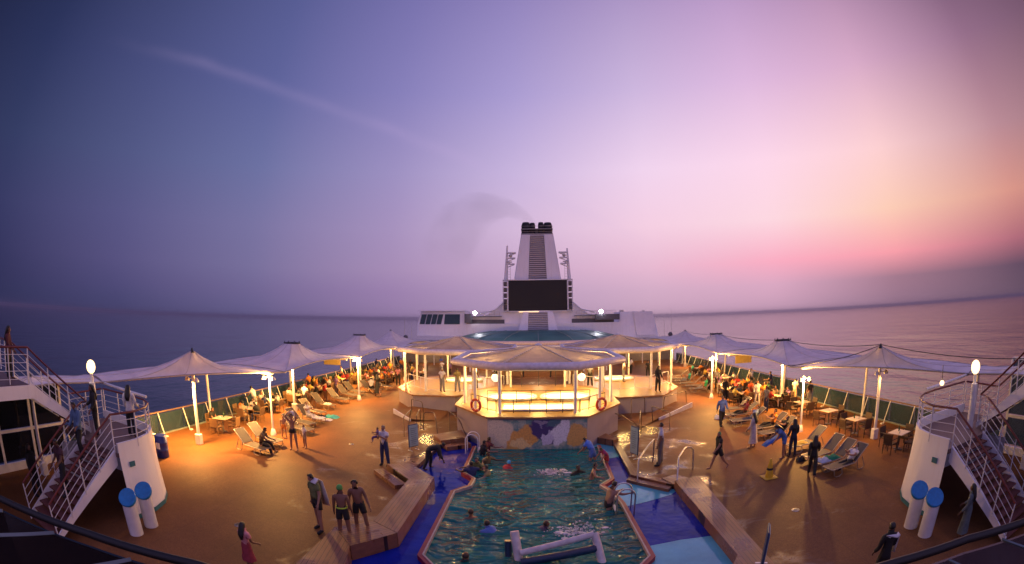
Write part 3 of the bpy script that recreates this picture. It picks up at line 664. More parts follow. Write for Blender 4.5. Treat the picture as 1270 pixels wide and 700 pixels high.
# ------------------------------------------------------------------ wind screens along the deck edge
for s in (-1,1):
    XR = 17.8*s
    t_ = thing('glass_windscreen', 'long green glass wind screen along the %s edge of the deck' % ('left' if s<0 else 'right'), 'glass fence', (XR,10,0), group='glass wind screens')
    y = 9.4; k = 0
    while y < 57:
        mb = MB(); mb.box((XR, y+1.0, .56), (.02, 1.96, .96)); mb.build('glass_panel', GLASS, t_)
        mb = MB(); mb.tube((XR-s*.45,y,0),(XR-s*.02,y,1.14),.030,n=8); mb.box((XR-s*.55,y,.03),(.16,.16,.06)); mb.build('slanted_post', WHITE, t_)
        y += 2.0; k += 1
    mb = MB(); mb.box((XR, 33.0, 1.12), (.13, 47.6, .06), bev=.02); mb.build('handrail', P('teak_rail',(.20,.12,.07),.45), t_)
    mb = MB(); mb.box((XR, 33.0, .035), (.14, 47.6, .07)); mb.build('base_kerb', P('kerb_teal', (.16,.2,.2), .5), t_)
    mb = MB()
    for zz in (0,): mb.box((s*18.14, 33, .06), (.1, 50, .12))
    # taller glazed screen beside the stairs
    t_ = thing('glazed_screen', 'tall white framed glass screen %s' % ('under the left upper platform' if s<0 else 'behind the right stairs'), 'glass screen', (XR,4,0), group='tall glazed screens')
    H_ = 3.2 if s<0 else 3.6
    for k in range(6):
        y0 = 9.2-1.75*(k+1)
        mb = MB(); mb.box((XR, y0+.875, .35+(1.4-.35)/2), (.02,1.66,1.0)); mb.build('pane', GLASS if s>0 else GLASSD, t_)
        mb = MB(); mb.box((XR, y0+.875, 1.5+(H_-1.5)/2), (.02,1.66,H_-1.56)); mb.build('pane', GLASS if s>0 else GLASSD, t_)
        mb = MB(); mb.box((XR, y0, H_/2), (.12,.12,H_)); mb.build('mullion', WHITE, t_)
    mb = MB(); mb.box((XR,9.2,H_/2),(.12,.12,H_)); mb.build('mullion', WHITE, t_)
    for zz, hh_ in ((.15,.3),(1.45,.1),(H_,.1)):
        mb = MB(); mb.box((XR-s*.003, 3.95, zz), (.11, 10.4, hh_)); mb.build('transom', WHITE, t_)

# ------------------------------------------------------------------ tents
def tent(label, s, yc, y0, y1, xm=15.0, apex=4.28, rr=.1, xi=12.6, low=3.12, lit=True, xn=None):
    t_ = thing('tent_canopy', label, 'canopy', (s*xm, yc, 0), group='white tensile canopies along the deck')
    K = 10; Rn = []
    corners = [(xi if xn is None else xn, y0), (18.4, y0), (18.4, y1), (xi, y1)]
    ctr = Vector((xm, yc)); per = []
    for i in range(4):
        a, b_ = Vector(corners[i]), Vector(corners[(i+1)%4]); inward = (.06 if i == 1 else .20) if i in (1,3) else .015
        for j in range(10):
            f = j/10; p = a.lerp(b_, f); p = p.lerp(ctr, inward*4*f*(1-f)); per.append((p, low + (.0 if i in (1,) else 0) + .16*4*f*(1-f)))
    vs = []
    for p, zb in per:
        d = (p-ctr).normalized()
        for i in range(K+1):
            r = i/K; q = (ctr + d*rr).lerp(p, r)
            vs.append((s*q.x, q.y, zb + (apex-zb)*((1-r)**3.0*.86+(1-r)*.14)))
    n = len(per)
    fs = [(i*(K+1)+j, i*(K+1)+j+1, ((i+1)%n)*(K+1)+j+1, ((i+1)%n)*(K+1)+j) for i in range(n) for j in range(K)]
    mb = MB(); mb.add(vs, fs, True); mb.build('membrane', CANOPY, t_)
    mb = MB(); mb.path([(s*p.x, p.y, zb-.015) for p, zb in per], .035, 6, True); mb.build('edge_cable', P('cable_grey', (.30,.27,.27), .6), t_)
    mb = MB()
    for i in range(0, n, 4): mb.path([Vector(vs[i*(K+1)+j])+Vector((0,0,.006)) for j in range(K+1)], .014, 4)
    mb.build('seam_tape', P('seam_grey', (.52,.48,.50), .7), t_)
    mb = MB(); mb.tube((s*xm,yc,.0),(s*xm,yc,apex-.35),.085,.07,n=12); mb.build('mast', WHITE, t_)
    mb = MB(); mb.box((s*xm,yc,.25),(.30,.30,.5),bev=.03); mb.build('mast_base', WHITE, t_)
    mb = MB()
    if rr > .2:
        mb.torus((s*xm,yc,apex+.01), rr, .05, None, 16, 6)
        for k in range(8): a = 2*pi*k/8+.2; mb.tube((s*xm+rr*cos(a),yc+rr*sin(a),apex),(s*xm+rr*cos(a)*1.06,yc+rr*sin(a)*1.06,apex+.12),.05,.02,n=6)
        for a in (0,pi/2): mb.tube((s*xm-rr*cos(a),yc-rr*sin(a),apex),(s*xm+rr*cos(a),yc+rr*sin(a),apex),.03,n=6)
        mb.tube((s*xm,yc,apex-.5),(s*xm,yc,apex),.05,n=8)
    else: mb.lathe([(rr+.03,apex-.06),(rr,apex+.02),(.05,apex+.06),(.045,apex+.14),(.01,apex+.15)],(s*xm,yc,0),10)
    mb.build('apex_ring', DARK, t_)
    for k, (fx, fy) in enumerate(((.32,-.12),(-.32,-.12))):
        c = Vector((s*xm+fx, yc+fy, 2.98)); mb = MB(); mb.tube((s*xm,yc,3.05),c+Vector((0,0,.05)),.018,n=6); mb.lathe([(.05,.13),(.11,.04),(.125,-.04)],c,10); fl = mb.build('floodlight', ALU, t_)
        mb = MB(); mb.lathe([(.02,-.035),(.11,-.035),(.11,-.03)],c,10); q = mb.build('lens', WARM if lit and yc > 20 else WHITE, fl)
    if lit: lamp('floodlight', (s*xm+.0, yc-.32, 2.86), lit*3.0, (1,.48,.11), .14, 158, (s*(xm+.3), yc-.2, 0))
    # sea-side pole and spar
    mb = MB(); mb.tube((s*17.55,yc+4.0,0),(s*17.75,yc+4.0,low),.08,n=10); mb.build('rear_pole', WHITE, t_)
    mb = MB(); mb.tube((s*17.72,yc+4.0,low-.05),(s*12.9,min(y1,yc+4.2)-.25,low-.07),.055,n=8); mb.build('spar', WHITE, t_)
    return t_
PL = {-1:'left', 1:'right'}
LIT = {-1:[1150,900,700,600], 1:[50,650,600,500]}
for s in (-1,1):
    tent('near %s tent canopy whose flat wing reaches behind the stairs'%PL[s], s, 7.2, 4.6, 10.9, xm=16.6, apex=3.72 if s>0 else 3.5, rr=.07, xi=16.4, xn=15.6, low=3.12, lit=0)
    tent('nearest pointed tent canopy of the %s row'%PL[s], s, 15.6, 10.95, 20.2, apex=4.26 if s<0 else 4.12, rr=.09, xn=16.4, lit=LIT[s][0])
    tent('second tent canopy of the %s row with a flat ring top'%PL[s], s, 25.1, 20.25, 30.6, apex=4.28 if s<0 else 4.12, rr=.5, lit=LIT[s][1])
    tent('third tent canopy of the %s row with a flat ring top'%PL[s], s, 36.6, 30.65, 43.0, apex=4.45 if s<0 else 4.2, rr=.5, lit=LIT[s][2])
    tent('farthest tent canopy of the %s row'%PL[s], s, 50.0, 43.05, 56.0, xm=16.6, apex=4.5 if s<0 else 4.1, rr=.12, lit=LIT[s][3], xi=13.0)
# thin bright lamp posts at the inboard corners
def lamp_post(label, x, y, h, pw):
    t_ = thing('lamp_post', label, 'lamp post', (x,y,0), group='thin white lamp posts under the canopy corners')
    mb = MB(); mb.tube((x,y,0),(x,y,h),.06,.055,n=12); mb.build('pole', WHITE, t_)
    mb = MB(); mb.lathe([(.16,0),(.16,.06),(.1,.32),(.07,.34)],(x,y,0),12); mb.build('base_sleeve', WHITE, t_)
    for dx in (-.3,.3):
        c = Vector((x+dx,y-.1,h-.18)); mb = MB(); mb.tube((x,y,h-.1),c+Vector((0,0,.06)),.016,n=6); mb.lathe([(.05,.13),(.10,.04),(.115,-.04)],c,10); fl = mb.build('spotlight', ALU, t_)
        mb = MB(); mb.lathe([(.02,-.035),(.10,-.035),(.10,-.03)],c,10); q = mb.build('lens', WARM, fl)
    lamp('post_light', (x,y-.28,h-.3), pw*1.8, (1,.49,.12), .12)
lamp_post('thin lit lamp post standing by the family on the left deck', -12.9, 19.2, 3.05, 1050)
lamp_post('thin lit lamp post in the left lounger row farther back', -12.7, 30.6, 3.05, 800)
lamp_post('thin lit lamp post behind the right loungers near the tables', 12.75, 19.1, 2.75, 560)
lamp_post('thin lit lamp post standing alone on the open right deck', 12.1, 30.2, 2.95, 900)
lamp_post('thin lit lamp post among the distant left crowd', -12.6, 42.0, 3.0, 700)
lamp_post('thin lit lamp post among the distant right chairs', 12.6, 42.0, 3.0, 500)
for i, (a, b_) in enumerate((((15,15.6,4.22),(15,25.1,4.15)),((15,25.1,4.15),(15,36.6,4.22)),((15,15.6,4.22),(16.6,7.2,3.78)),((15,15.6,4.2),(12.4,20.2,3.2)),((15,36.6,4.22),(16.6,50,4.12)),((16.6,7.2,3.78),(17.5,-2,3.9)))):
    a, b_ = Vector(a), Vector(b_); mb = MB(); mb.path([a.lerp(b_, k/8)-Vector((0,0,.18*4*(k/8)*(1-k/8))) for k in range(9)], .018, 5)
    tag(mb.build('steel_cable', DARK), 'thin dark stay cable on the right, %s' % ['between the first two peaks','between second and third peaks','running from the nearest peak to the stairs','from the nearest peak down to its corner','from third to farthest peak','over the stairs'][i], 'cable', 'stay cables over the right canopies')
# hanging sign boards
SIGNM = P('hanging_board', (.40,.30,.10), .5); 
for lab, x, y, z in (('yellow-brown hanging board under the left canopies', -16.2, 33.5, 2.55), ('brown hanging board under the right canopies', 16.2, 33.5, 2.35)):
    t_ = thing('hanging_sign', lab, 'sign board', (x,y,z), group='hanging boards under the canopies')
    mb = MB(); mb.box((x,y,z),(1.5,.08,.8),bev=.02); mb.build('board', SIGNM, t_)
    mb = MB()
    for k in (-1,1): mb.tube((x+k*.6,y,z+.38),(x+k*.6,y,3.4),.012)
    mb.build('hanger', DARK, t_)

# ------------------------------------------------------------------ superstructure at the far end
YS = 60.0
def louvres(x0,x1,x0t,x1t,y,z0,z1,n,parent,name='louvre_panel',yt=None):
    yt = y if yt is None else yt
    mb = MB(); mb.slab((x1,y,z0),(x0,y,z0),(x0t,yt,z1),(x1t,yt,z1),.02); pn = mb.build(name, DARK, parent)
    mb = MB()
    for k in range(n):
        f = (k+.5)/n; a = x0+(x0t-x0)*f; b_ = x1+(x1t-x1)*f; yy = y+(yt-y)*f; mb.box(((a+b_)/2, yy-.10, z0+(z1-z0)*f), (b_-a-.02,.16,(z1-z0)/n*.5), rotm(rx=.5))
    q = mb.build('slats', LOUV, pn)
    return pn
t_ = thing('funnel', 'tall white ship funnel with a central louvred strip and black exhaust tops', 'funnel', (0,62,6))
def frustum(mb, b0, b1, z0, z1):   # (x0,x1,y0,y1)
    vs = [(b0[0],b0[2],z0),(b0[1],b0[2],z0),(b0[1],b0[3],z0),(b0[0],b0[3],z0),(b1[0],b1[2],z1),(b1[1],b1[2],z1),(b1[1],b1[3],z1),(b1[0],b1[3],z1)]
    mb.add(vs, [(3,2,1,0),(4,5,6,7),(0,1,5,4),(1,2,6,5),(2,3,7,6),(3,0,4,7)])
mb = MB(); frustum(mb,(-3.75,3.7,60.9,67.5),(-2.15,2.2,61.4,66),7.2,17.15)
mb.build('casing', SHIP, t_)
mb = MB()
for s in (-1,1): frustum(mb,(s*2.2-.95,s*2.2+.95,60.55,61.1),(s*1.5-.55,s*1.5+.55,61.1,61.6),10.2,17.1)
mb.build('front_fin', SHIP, t_)
louvres(-1.2,1.2,-.9,.9,60.82,10.9,17.05,22,t_,yt=61.35)
mb = MB(); mb.box((0,63.4,17.25),(4.3,4.2,.14)); mb.box((0,63.4,17.9),(4.3,4.2,.12)); mb.build('cap_platform', P('grey_steel',(.25,.24,.25),.5), t_)
for k, x in enumerate((-1.5,-.62,.55,1.5)):
    mb = MB(); R_ = .60 if k in (0,3) else .40; mb.lathe([(R_,17.2),(R_,18.6),(R_*.8,18.95),(R_*.72,18.95),(R_*.68,18.5)],(x,62.2+.3*(k%2),0),14); mb.build('exhaust_pipe', BLACK, t_)
mb = MB()
for z in (17.55,17.95,18.3): mb.path([(-2.1,61.35,z),(2.12,61.35,z),(2.12,65.4,z),(-2.1,65.4,z)],.03,5,True)
mb.build('cap_rail', ALU, t_)
t_ = thing('led_screen', 'large dark video screen in a white frame below the funnel', 'screen', (0,59.9,8.8))
mb = MB(); mb.box((0,60.0,8.83),(7.62,.3,3.94)); mb.build('display', BLACK, t_)
mb = MB()
for s in (-1,1): mb.box((s*3.92,60.0,8.8),(.16,.5,4.2)); mb.box((s*4.52,60.0,8.85),(.08,.5,4.1))
mb.box((0,60.0,10.88),(9.1,.5,.12)); mb.box((0,60.0,6.78),(9.1,.5,.10)); mb.build('frame', SHIP, t_)
for s in (-1,1):
    mb = MB()
    for k in range(5): mb.box((s*4.22,59.9,7.35+.75*k),(.42,.4,.6),bev=.04)
    mb.build('speaker', P('speaker_grey',(.10,.085,.09),.6), t_)
mb = MB(); mb.box((-1.2,59.72,6.70),(2.6,.06,.05)); mb.build('light_strip', BARGLOW, t_)
for s in (-1,1):
    t_ = thing('antenna_mast', '%s white lattice mast with radar platforms beside the funnel'%PL[s], 'mast', (s*4.05,61,10.9), group='masts beside the funnel')
    top = 15.6 if s<0 else 15.15
    mb = MB(); mb.tube((s*4.25,61,10.8),(s*4.0,61,top),.24,.10,n=8); mb.build('pole', SHIP, t_)
    mb = MB()
    for z, w_ in ((13.1,1.0),(13.9,1.1),(14.6,1.2)): mb.box((s*(4.05-w_/2),61,z),(w_,.6,.16)); mb.tube((s*4.05,61,z-.45),(s*(4.05-w_),61,z-.05),.06,n=5)
    mb.build('platform', SHIP, t_)
    mb = MB(); mb.box((s*3.75,60.75,13.35),(.75,.18,.14)); mb.lathe([(.14,13.16),(.12,13.3)],(s*3.75,60.75,0),10); mb.ball((s*3.55,60.8,14.2),.24,10); mb.build('radar', ALU, t_)
    mb = MB()
    for k in range(7): mb.tube((s*3.95,60.8,11.0+.35*k),(s*3.6,60.8,11.0+.35*k),.02,n=5)
    for x in (3.95,3.6): mb.tube((s*x,60.8,10.9),(s*x,60.8,13.2),.02,n=5)
    mb.build('ladder', ALU, t_)
# funnel house: sloped skirts and louvre
t_ = thing('funnel_house', 'white sloping superstructure under the screen with a louvred centre', 'superstructure', (0,61,4))
mb = MB(); frustum(mb,(-2.5,-1.32,58.6,61.5),(-1.9,-1.22,59.6,61.5),4.3,6.7); frustum(mb,(1.32,2.5,58.6,61.5),(1.22,1.9,59.6,61.5),4.3,6.7); mb.build('centre_cheek', SHIP, t_)
louvres(-1.30,1.30,-1.20,1.20,58.75,4.35,6.68,10,t_,'louvre_panel',59.7)
for s in (-1,1):
    mb = MB(); vs = [(s*1.9,60.2,4.2),(s*9.5,60.2,4.2),(s*9.5,60.2,6.05),(s*6.6,60.2,6.35),(s*4.3,60.3,8.2),(s*1.4,60.3,8.2)]
    vs += [(x,y+4,z) for x,y,z in vs]; f = [(0,1,2,3,4,5),(11,10,9,8,7,6)]+[(k,6+k,6+(k+1)%6,(k+1)%6) for k in range(6)]
    mb.add(vs, f if s<0 else f); mb.build('skirt', SHIP, t_)
    mb = MB(); mb.box((s*7.2,59.9,6.12),(5.0,.5,.10)); mb.box((s*7.2,60.15,5.45),(5.6,.04,.55)); mb.build('balcony_band', P('shade_grey',(.10,.10,.12),.5), t_)
    mb = MB()
    for k in range(9): mb.tube((s*(5.0+k*.65),59.7,6.15),(s*(5.0+k*.65),59.7,6.75),.02,n=5)
    for z in (6.45,6.75): mb.tube((s*5.0,59.7,z),(s*10.2,59.7,z),.02,n=5)
    mb.build('railing', ALU, t_)
    mb = MB(); mb.path([(s*4.5,60.1,8.0),(s*5.6,60.0,7.0),(s*7.6,59.9,6.5)],.08,6); mb.build('stay_beam', SHIP, t_)
# wings
t_ = thing('bridge_wing', 'white left wing with slanted dark windows', 'superstructure', (-12.5,60,3))
mb = MB(); vs = [(-16.0,59.5,3.6),(-1.9,59.5,3.6),(-1.9,59.5,5.2),(-9.4,59.5,5.2),(-9.6,59.7,6.75),(-15.5,59.8,6.85),(-15.95,59.5,5.05)]
vs += [(x,y+5,z) for x,y,z in vs]; mb.add(vs, [(0,1,2,3,4,5,6),(13,12,11,10,9,8,7)]+[(k,7+k,7+(k+1)%7,(k+1)%7) for k in range(7)]); mb.build('wall', SHIP, t_)
xs = [-15.7,-14.9,-14.15,-13.4,-12.65]
for i in range(4):
    mb = MB(); a, b_ = xs[i]+.06, xs[i+1]-.06; mb.slab((b_,59.44,5.15),(a-.0,59.44,5.15),(a+.28,59.62,6.45),(b_+.28,59.62,6.45),.03); mb.build('window', WINGL, t_)
mb = MB(); mb.slab((-10.2,59.44,5.15),(-12.3,59.44,5.15),(-12.2,59.62,6.45),(-10.2,59.62,6.45),.03); mb.build('window', WINGL, t_)
mb = MB(); mb.box((-9.1,59.45,5.9),(.9,.3,1.2)); mb.build('vent_box', P('shade_grey',(.10,.10,.12),.5), t_)
mb = MB(); mb.box((-12.6,61,6.9),(6.2,3.4,.10)); mb.build('roof_edge', SHIP, t_)
t_ = thing('bridge_wing', 'white right wing ending in a plain pale block', 'superstructure', (12.5,60,3))
mb = MB(); vs = [(1.9,59.5,3.6),(16.0,59.5,3.05),(15.2,59.7,6.4),(12.4,59.7,6.55),(10.8,59.7,6.5),(10.6,59.5,5.2),(1.9,59.5,5.2)]
vs += [(x,y+5,z) for x,y,z in vs]; mb.add(vs, [(0,1,2,3,4,5,6),(13,12,11,10,9,8,7)]+[(k,7+k,7+(k+1)%7,(k+1)%7) for k in range(7)]); mb.build('wall', SHIP, t_)
mb = MB(); mb.slab((15.6,59.2,3.4),(12.9,59.2,3.4),(12.5,59.45,6.5),(15.1,59.45,6.5),.2); mb.build('end_block', P('pale_panel',(.80,.76,.78),.4,noise=(2,.06)), t_)
mb = MB(); mb.box((9.0,59.4,5.9),(3.2,.5,.75)); mb.build('machinery_recess', P('shade_grey',(.10,.10,.12),.5), t_)
mb = MB(); mb.box((11.2,61,6.62),(.5,.5,.3)); mb.box((14.1,60.5,6.55),(.3,.3,.2)); mb.build('roof_fitting', ALU, t_)
for s in (-1,1):
    t_ = thing('side_gallery', 'low %s gallery roof with a dark open side below the wing'%PL[s], 'superstructure', (s*15,57,0), group='side galleries')
    mb = MB(); mb.prism([(s*10.6,56.5),(s*17.9,56.5),(s*18.1,61),(s*10.6,61)], 2.75, 3.0); mb.build('roof_slab', SHIP, t_)
    mb = MB(); mb.box((s*14.3,59.9,1.38),(7.2,.4,2.74)); mb.build('back_wall', P('shade_wall',(.20,.17,.16),.6), t_)
    for k in range(4): mb = MB(); mb.tube((s*(11+k*2.1),56.8,0),(s*(11+k*2.1),56.8,2.75),.07); mb.build('post', WHITE, t_)
    lamp('gallery_light', (s*14,57.5,2.5), 160, (1,.62,.3), .2)
    mb = MB(); mb.ball((s*17.0,57.4,3.45),.32,12); mb.tube((s*17,57.4,3.0),(s*17,57.4,3.2),.05)
    tag(mb.build('radome', P('radome_dark',(.10,.09,.11),.5)), 'small dark dome on the %s gallery roof'%PL[s], 'dome', 'domes on the gallery roofs')
    mb = MB(); mb.tube((s*17.6,59,3.0),(s*17.6,59,6.4+s*.4),.035,.012,n=6); mb.tube((s*16.9,60,3.0),(s*16.9,60,5.3),.03,.01,n=6)
    tag(mb.build('whip_antenna', ALU), 'thin whip antennas over the %s gallery'%PL[s], 'antenna', 'whip antennas')
    t_ = thing('floodlight', 'bright white floodlight on the roof %s of the screen'%PL[s], 'floodlight', (s*8.15,59.3,6.6), group='roof floodlights')
    mb = MB(); mb.lathe([(.10,0),(.30,.12),(.30,.16)],(s*8.15,59.25,6.62),14,R=rotm(rx=pi/2+.35)); mb.tube((s*8.15,59.35,6.1),(s*8.15,59.35,6.6),.05); mb.build('housing', ALU, t_)
    mb = MB(); mb.ball((s*8.15,59.05,6.62),.24,14,(1,.4,1)); mb.build('lens', COOL, t_)
    lamp('floodlight', (s*8.15,58.7,6.5), 260, (.92,.90,1), .2, 120, (s*4,20,4))
# glass dome over the covered deck
t_ = thing('glass_dome_roof', 'low green glass dome roof on a pale ring below the funnel', 'glass roof', (0,53,3.3))
n = 32
ring = lambda r,y_,z: [(r*cos(2*pi*k/n), 55.5+y_*sin(2*pi*k/n), z) for k in range(n)]
mb = MB(); mb.add(ring(10.4,6.2,2.95)+ring(10.6,6.4,3.05)+ring(10.6,6.4,3.32)+ring(10.0,6.0,3.42), [(i*n+k,i*n+(k+1)%n,(i+1)*n+(k+1)%n,(i+1)*n+k) for i in range(3) for k in range(n)]+[tuple(range(n))[::-1]], True); mb.build('ring', P('pink_ring',(.62,.50,.50),.45), t_)
mb = MB(); mb.add(ring(9.9,5.9,3.42)+ring(9.0,5.2,3.75)+ring(7.6,4.2,4.08)+ring(5.6,2.8,4.35)+ring(.01,.01,4.45), [(i*n+k,i*n+(k+1)%n,(i+1)*n+(k+1)%n,(i+1)*n+k) for i in range(4) for k in range(n)], False); mb.build('glazing', DOME, t_)
mb = MB()
for k in range(n):
    if k % 2 == 0: mb.path([ring(9.9,5.9,3.44)[k],ring(9.0,5.2,3.77)[k],ring(7.6,4.2,4.10)[k],ring(5.6,2.8,4.37)[k]],.04,5)
mb.build('glazing_bar', P('bar_green',(.20,.28,.28),.4), t_)
for k in range(7): mb = MB(); mb.tube((-7.5+2.5*k,50.2,0),(-7.5+2.5*k,50.2,2.97),.1); mb.build('post', WHITE, t_)
mb = MB(); mb.box((0,58,1.45),(19,.4,2.9)); mb.build('back_wall', P('bar_wall',(.34,.20,.12),.5,noise=(1,.4)), t_)
for x, pw in ((-6,300),(0,380),(6,300)): lamp('bar_light', (x,52.5,2.6), pw, (1,.55,.25), .3)
mb = MB()
for k in range(9): mb.box((-8+2*k,57.75,1.9),(1.1,.06,.5))
t_ = thing('back_bar', 'row of warm lit panels on the bar back wall under the dome', 'lit panels', (0,57.75,1.6)); mb.build('lit_panel', BARGLOW, t_)
t_ = thing('bar_counter', 'wooden bar counter under the ring of the glass dome', 'bar', (0,47,0))
mb = MB(); mb.box((0,47,.52),(9,.9,1.04)); mb.build('counter_front', BROWN_TRIM, t_); mb = MB(); mb.box((0,46.95,1.075),(9.3,1.15,.07)); mb.build('counter_top', TTOP, t_)
for k in range(5): mb = MB(); mb.tube((-4+2*k,46.9,1.1),(-4+2*k,46.9,3.0),.06); mb.build('post', WHITE, t_)
mb = MB(); mb.box((0,47,3.0),(9.6,1.6,.16)); mb.build('canopy', WHITE, t_)
lamp('bar_light', (0,46.2,2.7), 260, (1,.6,.28), .3)
# smoke
m, t, b = newmat('smoke'); t.nodes.remove(b); pv = t.nodes.new('ShaderNodeVolumePrincipled'); pv.inputs['Color'].default_value = (.34,.27,.33,1)
pos = geo_pos(t); sp = t.nodes.new('ShaderNodeSeparateXYZ'); t.links.new(pos, sp.inputs[0])
tco = t.nodes.new('ShaderNodeTexCoord')
fade = tmap(t, sp.outputs[1], 62.8, 69, 1.0, .13)
dn = math_node(t, 'MULTIPLY', tmap(t, tnoise(t, pos, 2.0/9, 3, .5), .15, .8), math_node(t, 'MULTIPLY', fade, .15))
t.links.new(dn, pv.inputs['Density']); t.links.new(pv.outputs[0], t.nodes['Material Output'].inputs['Volume'])
ctl = [(-.3,63.2,18.6,.5),(-2.0,63.8,20.4,.9),(-4.6,65,21.8,1.6),(-8.2,67.5,22.2,2.9),(-11.5,70.5,21.0,4.2),(-14,73.5,18.6,4.6),(-15.5,76,16,4.0)]
pts = []
for i in range(len(ctl)-1):   # smooth curve through the control points
    p0, p1_, p2_, p3_ = (ctl[max(i-1,0)], ctl[i], ctl[i+1], ctl[min(i+2,len(ctl)-1)])
    for j in range(5):
        f = j/5; pts.append(tuple(.5*((2*b)+(-a+c)*f+(2*a-5*b+4*c-d)*f*f+(-a+3*b-3*c+d)*f**3) for a,b,c,d in zip(p0,p1_,p2_,p3_)))
mb = MB(); rings_ = []; n = 14; u = None
for i, (x,y,z,r) in enumerate(pts):
    a = Vector(pts[min(i+1,len(pts)-1)][:3])-Vector(pts[max(i-1,0)][:3]); a.normalize(); u = a.orthogonal().normalized() if u is None else (u-a*u.dot(a)).normalized(); w_ = a.cross(u)
    rings_ += [Vector((x,y,z))+(u*cos(2*pi*k/n)+w_*sin(2*pi*k/n))*r*(1+.12*sin(3*k+i*.7)) for k in range(n)]
L_ = len(pts)
mb.add(rings_, [(i*n+k,i*n+(k+1)%n,(i+1)*n+(k+1)%n,(i+1)*n+k) for i in range(L_-1) for k in range(n)]+[tuple(range(n))[::-1],tuple(range((L_-1)*n,L_*n))], True)
o = mb.build('funnel_smoke', m); o['kind'] = 'stuff'
# ------------------------------------------------------------------ stairs, bins, near glass
def stairs(s):
    side = PL[s]; k = 11.2 if s < 0 else 10.9; dx = lambda x: s*(x - (0 if s < 0 else .25))
    t_ = thing('stair_tower', 'white %s stair tower with brown treads and thin white rails'%side, 'stairs', (dx(13),8,0), group='twin stair towers')
    foot = [(11.1,7.7),(11.12,8.6),(11.35,9.3),(11.8,9.85),(12.4,10.15),(13.1,10.25),(15.3,10.2),(15.3,7.7)]
    def X(pts): return [(dx(x),y) for x,y in pts]
    def grow(z): return [(x-(.14*(1-z/2.0) if x<13 else 0), y+(.10*(1-z/2.0) if y>8 else 0)) for x,y in foot]
    # curved bulwark, flaring out towards the deck
    mb = MB(); n = len(foot); lv = [0,.12,.7,1.4,2.0,2.28]
    vs = []; 
    fine = []
    for i in range(n):
        a, b_ = foot[i], foot[(i+1)%n]
    for z in lv: vs += [(dx(x),y,z) for x,y in grow(min(z,2.0))]
    mb.add(vs, [(i*n+q,i*n+(q+1)%n,(i+1)*n+(q+1)%n,(i+1)*n+q) for i in range(len(lv)-1) for q in range(n-2)], True)
    mb.add(vs, [(i*n+n-2,i*n+n-1,(i+1)*n+n-1,(i+1)*n+n-2) for i in range(3)])
    inner = [(x+(.07 if x<13 else 0), y-(.07 if y>8 else 0)) for x,y in foot]
    v2 = [(dx(x),y,2.28) for x,y in foot]+[(dx(x),y,2.28) for x,y in inner]+[(dx(x),y,1.98) for x,y in inner]
    mb.add(v2, [(q,q+1,n+q+1,n+q) for q in range(n-2)]+[(n+q,n+q+1,2*n+q+1,2*n+q) for q in range(n-2)])
    mb.build('bulwark', SHIP, t_)
    mb = MB(); mb.prism(X(inner), 1.86, 1.99); mb.build('landing', P('landing_floor',(.16,.10,.09),.5), t_)
    mb = MB(); g0 = [(x-(.15 if x<13 else 0), y+(.11 if y>8 else 0)) for x,y in foot]
    vs = [(dx(x),y,0) for x,y in g0]+[(dx(x),y,.14) for x,y in g0]; mb.add(vs, [(q,q+1,n+q+1,n+q) for q in range(n-2)]); mb.build('skirting', TEAL, t_)
    mb = MB(); mb.box((dx(11.05),8.15,1.62),(.03,.22,.15)); mb.build('number_plate', TEAL, t_)
    # flights
    N_ = 11
    def flight(x0,x1,yA,zA,yB,zB,n_):   # from top (A) to bottom (B)
        mb = MB()
        for q in range(n_):
            f0, f1 = q/n_, (q+1)/n_; z = zA+(zB-zA)*f1*0 + (zB-zA)*(q+1)/(n_+1)
            y0_, y1_ = yA+(yB-yA)*f0, yA+(yB-yA)*f1
            mb.box((dx((x0+x1)/2),(y0_+y1_)/2,z-.02),(abs(x1-x0),abs(y1_-y0_)+.05,.045))
        mb.build('tread', TREAD, t_)
        for xx in (x0-.05,x1+.05):
            mb = MB(); dz = .30
            vs = [(dx(xx),yA+.02,zA+.06),(dx(xx),yB,zB+.16),(dx(xx),yB,zB-.0),(dx(xx),yA+.02,zA-dz-.1)]
            vs += [(x+s*.07,y,z) for x,y,z in vs]; mb.add(vs,[(0,1,2,3),(7,6,5,4)]+[(q,4+q,4+(q+1)%4,(q+1)%4) for q in range(4)]); mb.build('stringer', SHIP, t_)
    flight(11.35,13.2,7.7,2.0,4.7,.05,N_)
    flight(13.75,15.25,5.9,3.72,8.35,2.0,9)
    # rails: posts, four thin bars and brown hand rail
    def rail(path, h=1.0, bars=4, posts=None, name='railing'):
        pts = [Vector((dx(x),y,z)) for x,y,z in path]; mb = MB()
        for b_ in range(bars): mb.path([p+Vector((0,0,h*(b_+.6)/(bars+.4))) for p in pts], .011, 5)
        L_ = 0
        for i in range(len(pts)-1):
            seg = (pts[i+1]-pts[i]).length; m_ = max(1, round(seg/.85))
            for j in range(m_): q = pts[i].lerp(pts[i+1], j/m_); mb.tube(q,q+Vector((0,0,h)),.024,n=6)
        mb.tube(pts[-1],pts[-1]+Vector((0,0,h)),.024,n=6)
        r = mb.build(name, WHITE, t_)
        mb = MB(); mb.path([p+Vector((0,0,h+.02)) for p in pts], .035, 8); q = mb.build('handrail', HANDRAIL, r)
    zt = 2.26
    rail([(11.3,4.75,.1),(11.3,7.7,2.05),(11.13,8.6,zt-.2),(11.38,9.3,zt-.2),(11.83,9.82,zt-.2),(12.4,10.1,zt-.2),(13.2,10.2,zt-.2),(15.2,10.15,zt-.2)])
    rail([(13.25,4.75,.1),(13.25,7.6,2.0),(13.45,7.9,2.05),(13.7,8.3,2.0),(13.72,5.9,3.72),(13.72,3.5,3.75)])
